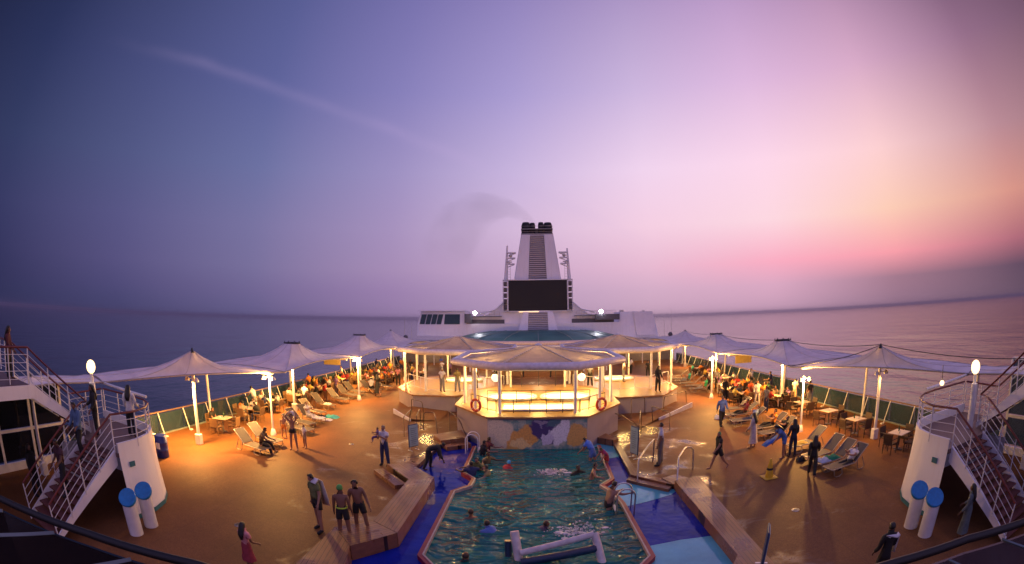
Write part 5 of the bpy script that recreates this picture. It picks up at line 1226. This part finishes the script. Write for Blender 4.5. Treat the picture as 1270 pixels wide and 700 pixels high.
person('dark figure at the very edge behind the right stair rail', 'stand', (14.3,5.2,3.715), 0, 'c', BLK, BLK, scale=1.0)
# right deck
person('man in blue shirt and black trousers walking on the right deck', 'walk', (9.6,22.3), 185, 'a', (.10,.18,.50), BLK, shoes=BLK, scale=1.0, topkind='long_shirt')
person('lad in black top and shorts with green hair walking left', 'walk', (6.75,15.7), -100, 'b', BLK, BLK, hair=(.12,.28,.12), scale=.93, botkind='shorts')
person('man in white shirt and grey trousers standing by the right notice board', 'stand', (4.75,17.0), -75, 'a', (.52,.54,.62), (.14,.12,.11), shoes=BLK, scale=1.05)
person('woman in long white patterned dress on the right deck', 'stand_f', (9.3,17.8), -30, 'b', (.50,.44,.44), (.50,.44,.44), hair='long', scale=.95, botkind='dress', topkind='long_shirt')
person('person in blue swimsuit bending with a blue towel in hand', 'reach', (9.85,15.9), -75, 'b', BLU, BLU, hair='long', scale=.95, botkind='shorts')
towel('wide blue towel held out by the bending person in blue', [((9.75,16.25,.95),(9.72,15.85,.98)),((9.5,16.3,.82),(9.45,15.8,.86)),((9.2,16.35,.70),(9.15,15.8,.74)),((8.95,16.3,.56),(8.92,15.85,.60))], .02, BT)
person('woman in dark clothes and headscarf beside the person with the blue towel', 'stand_f', (10.25,15.8), 10, 'b', (.02,.025,.05), (.02,.025,.05), hair='long', shoes=BLK, scale=.95, topkind='long_shirt')
person('long haired girl in black in front of the right loungers', 'walk_f', (9.65,13.3), 30, 'b', BLK, BLK, hair='long', scale=.93, topkind='long_shirt')
person('woman in black near the open right lamp post', 'stand_f', (12.6,28.9), 180, 'b', BLK, BLK, hair='long', scale=.92, topkind='long_shirt')
person('man in white shirt talking beyond the open right lamp post', 'talk', (13.1,33.3), 120, 'a', WHT, BLK, scale=.97)
person('man in dark shirt talking with the man in white beyond the lamp post', 'talk', (13.9,33.6), 230, 'a', GRY, BLK, scale=.97)
person('woman in orange red dress standing among the right tables', 'stand_f', (13.6,26.9), 170, 'b', (.60,.10,.03), (.60,.10,.03), hair='long', scale=.95, botkind='dress')
person('man in bright orange shirt standing behind the right loungers', 'talk', (13.9,25.6), 190, 'b', (.65,.26,.03), BEI, scale=.97)
person('person in white wrap between the red dress and the orange shirt', 'stand', (13.9,26.4), 200, 'b', WHT, WHT, scale=.95, topkind='long_shirt')
person('woman in white top at the right glass wind screen', 'stand_f', (16.4,25.6), 60, 'b', WHT, BEI, hair='short', scale=.95)
# spas
person('man in white shirt inside the left spa pavilion', 'stand', (-6.3,29.6,1.04), 20, 'b', WHT, GRY, hair=(.4,.36,.3), scale=.97)
person('man in khaki shirt inside the left spa pavilion', 'talk', (-5.3,29.7,1.04), -20, 'b', (.22,.17,.07), GRY, scale=.95)
person('person in dark coat at the back rail of the left spa pavilion', 'stand', (-4.3,31.0,1.04), 10, 'a', (.08,.08,.12), BLK, scale=.95)
person('person in black standing at the right end of the right spa pavilion', 'stand_f', (7.6,28.4,1.04), 160, 'c', BLK, BLK, hair='long', scale=1.0, topkind='long_shirt')
person('person in white shirt behind the right spa pavilion', 'talk', (6.3,33.5,1.04), 90, 'a', WHT, GRY, scale=.95)
person('person in grey at the left end of the right spa pavilion', 'stand', (3.6,32.0,1.04), 0, 'a', GRY, BLK, scale=.95)
# pool
WZ = -.10
person('man with bare back climbing out at the right pool ladder', 'climb', (2.15,13.35,-.85), 65, 'b', None, BLK, scale=1.02, botkind='briefs')
person('swimmer in light blue cap and red top', 'swim', (-1.45,17.4,-.95), 40, 'b', RD, BLK, hair=(.10,.45,.70), botkind='briefs')
person('swimmer with dark hair near the left curb', 'tread', (-1.95,12.6,-1.45), -20, 'c', None, BLK, botkind='briefs')
person('swimmer beside the upright of the white float frame', 'swim', (-1.05,11.7,-.95), -60, 'c', BLU, BLK, botkind='briefs')
person('swimmer in dark top behind the float frame', 'swim', (-.2,12.0,-1.02), 80, 'c', NAVY, BLK, botkind='briefs')
person('swimmer at the bottom edge left of the float frame', 'tread', (-1.75,9.9,-1.5), 0, 'c', BLK, BLK, botkind='briefs')
person('man seated in blue shirt at the back right curb', 'reach', (2.25,18.5,-.55), -50, 'b', (.08,.20,.65), BLU, scale=.95, botkind='shorts')
person('child in red leaning over the back right curb', 'reach', (2.75,17.9,-.40), -120, 'b', (.35,.04,.14), RD, scale=.72, botkind='shorts')
person('bather with bare shoulders by the right curb notch', 'tread', (1.95,16.2,-1.05), 100, 'b', None, BLK, botkind='briefs', scale=.98)
person('dark haired bather left of the bather at the curb notch', 'tread', (1.45,17.0,-1.4), 150, 'c', BLK, BLK, botkind='briefs')
for k, (x, y, zz, c, l) in enumerate(((-2.45,19.4,-1.0,BLK,'in black nearest the spa wall'),(-2.15,18.3,-1.15,(.2,.14,.06),'in brown second from the spa wall'),(-2.35,17.3,-1.1,(.16,.16,.05),'in olive third from the spa wall'),(-1.85,16.75,-1.25,(.25,.2,.08),'in khaki farthest from the spa wall'),(-2.5,16.6,-1.1,NAVY,'in navy right at the left curb notch'),(-2.3,20.0,-1.0,(.12,.02,.03),'in maroon under the left life ring'))):
    person('bather %s at the left pool edge'%l, 'tread', (x,y,zz), 60+70*k, 'bcb'[k%3], c, BLK, group='bathers along the left pool edge', scale=.95, botkind='briefs')
person('person in wet black clothes bending over on the shallow left ledge', 'bend', (-4.35,17.35,-.15), 75, 'c', BLK, BLK, scale=.98, topkind='long_shirt', hair='short')

SPL = P('foam_white', (.62,.62,.66), .5)
for (sx_, sy_, w_, h_, lab) in ((1.05,11.7,.75,.45,'spray'),(.5,17.1,.55,.18,'spray')):
    mb = MB(); random.seed(int(sx_*100))
    for k in range(150):
        a = random.uniform(0,2*pi); r = abs(random.gauss(0,.5))*w_; z = WZ+abs(random.gauss(0,.33))*h_*max(0,1-r/w_*.6)
        mb.ball((sx_+r*cos(a)*1.3, sy_+r*sin(a)*.7, z), random.uniform(.012,.035), 6, (1,1,.7))
    for k in range(26):
        a = random.uniform(0,2*pi); r = random.uniform(0,1)*w_; mb.ball((sx_+r*cos(a)*1.3, sy_+r*sin(a)*.7, WZ-.01), random.uniform(.05,.12), 8, (1.3,.8,.25))
    o = mb.build('water_splash', SPL); o['kind'] = 'stuff'

# ------------------------------------------------------------------ loungers
def make_lounger():
    t_ = thing('sun_lounger', 'x', 'sun lounger', (0,0,0), 0, 'sun loungers', local=True)
    mb = MB()
    for s in (-1,1): mb.path([(.95,s*.30,.30),(-.25,s*.30,.32),(-.32,s*.30,.33)], .020, 6)
    mb.tube((.95,-.30,.30),(.95,.30,.30),.02,n=6); mb.tube((.3,-.30,.305),(.3,.30,.305),.015,n=6); mb.build('seat_frame', LALU, t_)
    mb = MB(); ax_ = (-.32,.33); tx = (-.95,.86)
    for s in (-1,1): mb.path([(-.30,s*.30,.335),(-.62,s*.30,.62),(-.97,s*.30,.88)], .020, 6)
    mb.tube((-.97,-.3,.88),(-.97,.3,.88),.02,n=6); mb.build('back_frame', LALU, t_)
    mb = MB(); mb.slab((-.27,-.285,.318),(.93,-.285,.300),(.93,.285,.300),(-.27,.285,.318),.016); mb.build('seat_sling', SLING, t_)
    mb = MB(); mb.slab((-.95,-.285,.865),(-.33,-.285,.352),(-.33,.285,.352),(-.95,.285,.865),.016); mb.build('back_sling', SLING, t_)
    for x0 in (.72,-.55):
        mb = MB()
        for s in (-1,1): mb.path([(x0+.16,s*.31,.30 if x0>0 else .42),(x0+.12,s*.33,.08),(x0+.02,s*.33,.015),(x0-.18,s*.33,.015),(x0-.30,s*.33,.08),(x0-.24 if x0>0 else x0-.1,s*.31,.30 if x0>0 else .5)], .018, 6)
        mb.build('leg_hoop', LALU, t_)
    return t_
LG = make_lounger(); UL = [False]
def lounger(x, y, rz, label): return place(LG, UL, (x,y,0), radians(rz), label, 'sun loungers')
# left row: (x,y,rotation,label)
LL = [(-12.15,16.25,-14,'grey lounger nearest the camera on the left deck, a man sitting on its foot'),(-12.3,17.55,-14,'empty grey lounger right behind the nearest left one'),(-12.0,20.3,-18,'grey lounger beside the thin left lamp post'),(-12.6,21.6,-18,'empty grey lounger just past the thin left lamp post'),(-12.6,22.9,-20,'grey lounger with white towels and a person in white'),(-13.4,24.6,-20,'empty grey lounger beyond the turquoise bag'),(-13.8,26.9,-22,'grey lounger holding a folded white towel'),(-13.8,29.3,-22,'empty grey lounger before the far left lamp post'),(-13.9,31.2,-22,'empty grey lounger just behind the far left lamp post'),(-14.0,32.8,-22,'second empty lounger behind the far left lamp post'),(-13.2,34.3,-22,'grey lounger by the seated person in white top far left'),(-12.9,36.2,-22,'grey lounger nearest the distant left crowd')]
for x, y, r, l in LL: lounger(x, y, r, l)
RL = [(11.1,13.05,186,'dark lounger nearest the camera on the right deck, a man lying on it'),(11.1,13.85,184,'lounger with green and pale towels, second on the right'),(11.15,14.75,186,'empty lounger third from the camera on the right'),(11.35,16.4,184,'lounger with a yellow towel behind the woman in dark clothes'),(11.2,18.9,180,'lounger behind the patterned dress with a person in black'),(11.3,20.0,178,'lounger with a person in orange top on the right deck'),(11.0,21.9,172,'lounger with a person in blue beside the walking man'),(11.3,23.4,172,'lounger with a person in dark red on the right deck'),(11.6,24.9,172,'empty lounger behind the person in dark red'),(12.4,33.0,160,'lounger with a person in green near the right spa'),(12.6,34.6,160,'empty lounger after the person in green'),(12.6,36.1,160,'second empty lounger after the person in green'),(12.6,37.6,160,'lounger with a person in teal near the right spa'),(12.7,39.2,160,'distant empty lounger beyond the person in teal'),(12.8,40.8,160,'farthest empty lounger on the right deck')]
for x, y, r, l in RL: lounger(x, y, r, l)
def on_lounger(label, x, y, rz, pn, skin, top, bot, dx=-.22, dz=-.10, **k):
    a = radians(rz); person(label, pn, (x+dx*cos(a), y+dx*sin(a), dz), 90-rz, skin, top, bot, **k)
on_lounger('man in white t-shirt and black trousers lying on the nearest right lounger', 11.1,13.05,186,'lounge','b',WHT,BLK, scale=.98)
on_lounger('person in white lying back on the lounger with white towels', -12.6,22.9,-20,'lounge_up','b',WHT,WHT)
on_lounger('person in black lying behind the patterned dress', 11.2,18.9,180,'lounge','b',BLK,BLK)
on_lounger('person in orange top sitting up on a right lounger', 11.3,20.0,178,'lounge_up','b',ORG,BLK)
on_lounger('person in light blue lying near the walking man', 11.0,21.9,172,'lounge','b',LBL,NAVY)
on_lounger('person in dark red sitting up on a right lounger', 11.3,23.4,172,'lounge_up','a',(.25,.03,.05),BLK)
on_lounger('person in bright green top on a lounger near the right spa', 12.4,33.0,160,'lounge_up','b',(.05,.45,.20),GRY)
on_lounger('person in teal top on a lounger near the right spa', 12.6,37.6,160,'lounge_up','b',TEA,GRY)
person('person in white top sitting with back turned on the far left lounger', 'sit_low', (-13.1,34.2,0), -20, 'b', WHT, BLK, scale=1.0)
def heap(label, c, d, mat, rz=0):
    mb = MB(); n, m_ = 10, 8; random.seed(hash(label) % 1000 if 0 else len(label)); vs = []
    for i in range(n+1):
        for j in range(m_+1):
            u, v = i/n*2-1, j/m_*2-1; h = max(0, 1-max(abs(u),abs(v))**4)*d[2]*(.6+.4*sin(5*u+3*v)*cos(4*v-u)) ; vs.append((c[0]+(u*cos(rz)-v*sin(rz)*d[1]/d[0])*d[0]/2, c[1]+(u*sin(rz)*1+v*cos(rz)*d[1]/d[0])*d[0]/2, c[2]+h))
    mb.add(vs, [(i*(m_+1)+j,(i+1)*(m_+1)+j,(i+1)*(m_+1)+j+1,i*(m_+1)+j+1) for i in range(n) for j in range(m_)], True)
    return tag(mb.build('towel', mat), label, 'towel')
heap('green towel crumpled on the second right lounger', (11.0,13.85,.32), (.7,.5,.16), GT)
heap('pale blue towel on the foot of the second right lounger', (10.55,13.8,.32), (.55,.5,.14), P('towel_pale',(.40,.46,.58),.9))
heap('yellow towel on the lounger behind the woman in dark clothes', (11.0,16.4,.32), (.8,.5,.08), P('towel_yellow',(.60,.40,.05),.9))
heap('folded white towel on a middle left lounger', (-13.4,26.75,.32), (.5,.4,.12), WT)
heap('white towel spread on the lounger beside the person in white', (-12.0,22.7,.32), (.7,.5,.10), WT)
heap('second white towel hanging near the turquoise bag', (-11.9,23.6,.02), (.6,.4,.12), WT)
heap('turquoise towel bundle lying on the left deck', (-12.0,24.4,.005), (.9,.5,.22), TT)
heap('dark bag lying beside the turquoise bundle', (-12.6,24.1,.005), (.5,.4,.24), P('bag_dark',(.03,.025,.025),.7))
heap('black bag on the deck beside the woman in dark clothes', (10.3,15.1,.005), (.4,.3,.26), P('bag_dark',(.03,.025,.025),.7))
heap('white cloth on the deck near the walking man', (10.2,24.0,.005), (.6,.4,.3), WT)
heap('brown bag on the deck by the man sitting on the lounger', (-11.2,17.3,.005), (.4,.3,.2), P('bag_brown',(.12,.05,.02),.7))

# ------------------------------------------------------------------ tables and chairs
def make_table(sz, leg):
    t_ = thing('deck_table', 'x', 'table', (0,0,0), 0, 'square deck tables', local=True)
    mb = MB(); mb.box((0,0,.72),(sz,sz,.035),bev=.012); mb.build('table_top', TTOP, t_)
    mb = MB(); mb.tube((0,0,.03),(0,0,.70),.04,n=10); mb.build('pedestal', leg, t_)
    mb = MB(); mb.box((0,0,.018),(.5,.07,.03)); mb.box((0,0,.019),(.07,.5,.031)); mb.build('foot', leg, t_)
    return t_
def make_chair(mat):
    t_ = thing('armchair', 'x', 'chair', (0,0,0), 0, 'woven deck armchairs', local=True)   # faces +Y
    mb = MB(); mb.box((0,0,.42),(.50,.48,.06),bev=.02); mb.box((0,.215,.36),(.48,.03,.08)); mb.build('seat', mat, t_)
    mb = MB(); mb.box((0,-.245,.65),(.50,.045,.44),rotm(rx=.16),bev=.015); mb.build('backrest', mat, t_)
    for s in (-1,1):
        mb = MB(); mb.box((s*.265,0,.64),(.05,.50,.035),bev=.01); mb.tube((s*.265,.22,.42),(s*.265,.22,.63),.02,n=6); mb.build('armrest', mat, t_)
    for s in (-1,1):
        for q in (-1,1): mb = MB(); mb.tube((s*.235,q*.215,0),(s*.235,q*.215,.41),.020,.024,n=6); mb.build('leg', mat, t_)
    return t_
TB = make_table(.82, TLEG); UT = [False]; CH = make_chair(WICKER); UC = [False]; CHD = make_chair(WICKERD); UD = [False]
ORD = ['first','second','third','fourth','fifth','sixth','seventh','eighth','ninth','tenth','eleventh','twelfth']
CN = {'black':BLK,'white':WHT,'navy':NAVY,'blue':BLU,'orange':ORG,'yellow':YLW,'red':RD,'green':GRN,'pink':PNK,'grey':GRY,'teal':TEA,'beige':BEI,'purple':PUR,'pale blue':LBL}
CUP = P('cup_glass', (.55,.58,.6), .15); BOT = P('bottle_dark', (.03,.09,.04), .2)
def table_set(s, x, y, desc, chairs, rz=0, dark=False):
    if y < 32:
        q = random.uniform(-.2,.2); mb = MB(); mb.lathe([(.028,.738),(.036,.85),(.033,.85),(.026,.745)],(x+q,y-.15,0),12)
        tag(mb.build('drinking_glass', CUP), 'small glass standing on the %s'%desc, 'glass', 'glasses on the deck tables')
        if random.random() < .6:
            mb = MB(); mb.lathe([(.035,.738),(.036,.88),(.014,.94),(.013,1.0),(.004,1.0)],(x-q*.6,y+.12,0),12)
            tag(mb.build('bottle', BOT), 'dark bottle standing on the %s'%desc, 'bottle', 'bottles on the deck tables')
    place(TB, UT, (x,y,0), radians(rz), 'square pale topped table, %s'%desc, 'square deck tables')
    for side, who in chairs.items():
        dx_, dy_ = {'sea':(s*.72,0),'pool':(-s*.72,0),'near':(0,-.72),'far':(0,.72)}[side]
        a = radians(rz); px, py = x+dx_*cos(a)-dy_*sin(a), y+dx_*sin(a)+dy_*cos(a); ang = atan2(-(x-px), (y-py))
        place(CHD if dark else CH, UD if dark else UC, (px,py,0), ang, 'woven armchair, %s side of the %s'%(side, desc), 'woven deck armchairs')
        if who:
            col, pn, sk, hr = who
            person('person in %s seated at the %s side of the %s'%(col, side, desc), pn, (px-.08*sin(-ang)*0, py, -.04), -math.degrees(ang), sk, CN[col], random.choice((BLK,NAVY,GRY,BEI)), hair=hr, scale=random.uniform(.94,1.0), group='people seated at the deck tables')
random.seed(11)
lt = 'left-row table'
table_set(-1,-15.6,18.3,ORD[0]+' '+lt, {'near':None,'pool':None,'sea':('black','sit','a','short')}, 8)
table_set(-1,-16.0,21.3,ORD[1]+' '+lt, {'near':('beige','sit','b','short'),'pool':('black','sit_lean','a','short'),'sea':('orange','sit_lean','b','short'),'far':('white','sit','a','short')}, 5)
table_set(-1,-16.4,24.2,ORD[2]+' '+lt, {'pool':('grey','sit','a','short'), 'near':('navy','sit_lean','a','short'),'sea':('grey','sit','a','short'),'far':('black','sit_lean','a','short')}, 0)
table_set(-1,-15.9,27.0,ORD[3]+' '+lt, {'far':('grey','sit_lean','a','short'), 'near':('grey','sit','b','short'),'pool':('black','sit_f','a','long'),'sea':('white','sit','a','short')}, 0)
table_set(-1,-16.3,30.2,ORD[4]+' '+lt, {'far':('navy','sit','a','short'), 'near':('yellow','sit_lean','b','short'),'sea':('red','sit','a','short'),'pool':('beige','sit_lean','a','short')}, 0)
table_set(-1,-16.9,32.9,ORD[5]+' '+lt, {'near':('black','sit_lean','a','short'),'sea':('yellow','sit_f','b','long'),'far':('orange','sit','b','short'),'pool':('white','sit','a','short')}, 0)
table_set(-1,-16.6,35.9,ORD[6]+' '+lt, {'sea':('black','sit_lean','b','short'), 'near':('yellow','sit_lean','b','short'),'pool':('white','sit','b','short'),'far':('red','sit','a','short')}, 0)
table_set(-1,-16.0,38.6,ORD[7]+' '+lt, {'near':('orange','sit_lean','b','short'),'pool':('pink','sit_f','b','long'),'sea':('yellow','sit','a','short'),'far':('black','sit','a','short')}, 0)
table_set(-1,-14.1,37.8,'inner table by the eighth one', {'sea':('pink','sit','b','short'), 'near':('beige','sit_lean','b','short'),'pool':('orange','sit','b','short'),'far':('purple','sit','a','short')}, 20)
table_set(-1,-13.6,40.6,'table beside the distant left lamp', {'far':('purple','sit_lean','a','short'), 'near':('pink','sit_f','b','long'),'pool':('white','sit','b','short'),'sea':('red','sit_lean','a','short')}, 10)
table_set(-1,-15.8,41.6,ORD[8]+' '+lt, {'pool':('white','sit','a','short'), 'near':('orange','sit_lean','b','short'),'sea':('yellow','sit','b','short'),'far':('red','sit','b','short')}, 0)
table_set(-1,-15.4,44.6,ORD[9]+' '+lt, {'sea':('yellow','sit','b','short'), 'near':('red','sit_lean','b','short'),'pool':('beige','sit','b','short'),'far':('pink','sit_f','b','long')}, 0)
table_set(-1,-12.6,44.2,'table beyond the distant left lamp', {'sea':('yellow','sit_lean','b','short'), 'near':('purple','sit_f','b','long'),'pool':('pink','sit_lean','b','short'),'far':('yellow','sit','b','short')}, 0)
rt = 'right-row table'
table_set(1,14.75,13.6,ORD[0]+' '+rt, {'near':None,'pool':None,'sea':None,'far':None}, 12, True)
table_set(1,14.85,17.0,ORD[1]+' '+rt, {'near':None,'pool':None,'sea':None,'far':None}, 4, True)
table_set(1,14.9,19.5,ORD[2]+' '+rt, {'near':None,'pool':None,'sea':None}, 6, True)
table_set(1,14.95,22.4,ORD[3]+' '+rt, {'near':None,'pool':None,'sea':None,'far':None}, 0, True)
table_set(1,14.95,25.2,ORD[4]+' '+rt, {'far':('beige','sit','b','short'), 'near':('black','sit','a','short'),'pool':('red','sit','a','short'),'sea':('purple','sit','a','short')}, 0, True)
table_set(1,15.1,28.3,ORD[5]+' '+rt, {'near':('black','sit_lean','a','short'),'pool':('grey','sit_lean','b','short'),'sea':('green','sit','b','short'),'far':('black','sit','a','short')}, 0, True)
table_set(1,15.0,31.4,ORD[6]+' '+rt, {'far':('red','sit','a','short'), 'near':('orange','sit_lean','b','short'),'sea':('yellow','sit','b','short'),'pool':('orange','sit','b','short')}, 0, True)
table_set(1,15.2,34.6,ORD[7]+' '+rt, {'far':('white','sit_lean','b','short'), 'near':None,'pool':('pink','sit','a','short'),'sea':('white','sit','b','short')}, 0, True)
table_set(1,15.4,38.5,ORD[8]+' '+rt, {'far':('pink','sit','a','short'), 'near':('black','sit_lean','b','short'),'pool':('yellow','sit','a','short'),'sea':('yellow','sit','a','short')}, 0, True)
table_set(1,15.6,42.5,ORD[9]+' '+rt, {'far':None, 'near':('orange','sit_lean','b','short'),'pool':('teal','sit','b','short'),'sea':('navy','sit','a','short')}, 0, True)
table_set(1,13.2,29.6,'inner right table by the lamp', {'near':('black','sit_lean','a','short'),'sea':('red','sit','b','short'),'far':('white','sit','a','short')}, 15, True)
table_set(1,13.3,27.4,'inner right table before the lamp', {'near':('orange','sit_lean','b','short'),'sea':('black','sit','b','short'),'pool':('yellow','sit','b','short'),'far':('navy','sit_lean','a','short')}, 10, True)
table_set(-1,-13.9,39.1,'inner table before the distant lamp', {'pool':('orange','sit','b','short'),'near':('black','sit_lean','a','short'),'sea':('beige','sit','a','short')}, 30)
table_set(-1,-11.6,43.0,'innermost table of the left crowd', {'pool':('white','sit','b','short'),'near':('pink','sit_f','b','long'),'sea':('black','sit','a','short')}, 10)
# standing people in the distant left crowd
cols = list(CN.items()); spots = [(-12.2,38.6),(-11.6,41.0),(-13.2,46.3),(-11.2,44.6),(-14.6,47.5),(-16.9,45.8),(-12.0,48.2),(-9.8,46.2),(-15.0,36.0),(-14.4,43.0),(-16.6,48.8),(-10.6,49.5),(-8.6,44.0)]
near = ['just inside the distant left lamp post','behind the distant left lamp post','before the farthest left mast','at the crowd edge toward the bar','beside the farthest left mast','at the far left wind screen','below the farthest left canopy','nearest the bar counter','between the loungers and the eighth left table','in the middle of the left crowd','behind the farthest left mast','under the rim of the dome at left','behind the left spa pavilion']
pick = ['pink','yellow','black','red','orange','navy','beige','white','green','orange','grey','blue','purple']
for k, (x, y) in enumerate(spots):
    person('standing person in %s top %s'%(pick[k], near[k]), ['stand','talk','stand_f','hold'][k%4], (x,y), (k*77)%360, 'ab'[k%2], CN[pick[k]], [BLK,NAVY,BEI][k%3], hair='long' if k%4==2 else 'short', scale=random.uniform(.93,1.03), group='standing people in the distant left crowd')
spots = [(10.6,43.5,'black'),(9.4,46.0,'white'),(11.6,46.5,'navy'),(3.0,45.6,'red'),(-1.5,45.4,'white'),(-4.2,45.2,'yellow'),(6.2,44.8,'grey'),(1.2,44.9,'orange')]
nr = ['behind the right spa pavilion','toward the far right gallery','beyond the farthest right loungers','at the bar counter right of centre','at the bar counter left of centre','at the left end of the bar counter','at the right end of the bar counter','at the middle of the bar counter']
for k, (x, y, c) in enumerate(spots):
    person('standing person in %s top %s'%(c, nr[k]), ['stand','talk','hold'][k%3], (x,y), (k*63)%360, 'ab'[k%2], CN[c], BLK, scale=random.uniform(.93,1.0), group='people near the bar')
# ------------------------------------------------------------------ hazy air between the ship and the horizon
m = bpy.data.materials.new('haze_air'); m.use_nodes = True; t = m.node_tree; t.nodes.remove(t.nodes['Principled BSDF'])
pv = t.nodes.new('ShaderNodeVolumePrincipled'); pv.inputs['Color'].default_value = (.44,.40,.54,1); pv.inputs['Density'].default_value = .00009; pv.inputs['Anisotropy'].default_value = .1
t.links.new(pv.outputs[0], t.nodes['Material Output'].inputs['Volume']); m.cycles.homogeneous_volume = True
mb = MB(); mb.prism([(14200*cos(2*pi*k/32+.01), 14200*sin(2*pi*k/32+.01)) for k in range(32)], -28, 32)
o = mb.build('haze', m); o['kind'] = 'stuff'

for k, (x, y, c, pn, l) in enumerate(((-14.6,25.8,'white','talk','between the third and fourth left tables'),(-17.1,28.6,'black','stand','at the wind screen behind the fourth left table'),(-14.9,31.4,'purple','stand_f','beside the fifth left-row table'),(-17.3,31.4,'orange','talk','at the wind screen near the left hanging board'),(-15.2,34.2,'red','stand','between the sixth and seventh left tables'),(-13.5,36.2,'black','stand_f','behind the last left loungers'),(-17.2,37.5,'white','talk','at the wind screen by the eighth left table'),
    (16.6,29.4,'navy','talk','at the wind screen behind the right crowd'),(13.2,31.4,'purple','stand_f','just beyond the open right lamp post'),(16.5,32.6,'white','stand','at the wind screen under the brown board'),(13.4,24.2,'grey','stand_f','behind the lounger with the person in dark red'),(16.3,23.6,'black','stand','at the right wind screen by the fourth table'))):
    person('standing person in %s top %s'%(c, l), pn, (x,y), (k*97)%360, 'ab'[k%2], CN[c], [BLK,NAVY,GRY][k%3], hair='long' if pn=='stand_f' else 'short', scale=random.uniform(.93,1.02), group='people standing among the tables')
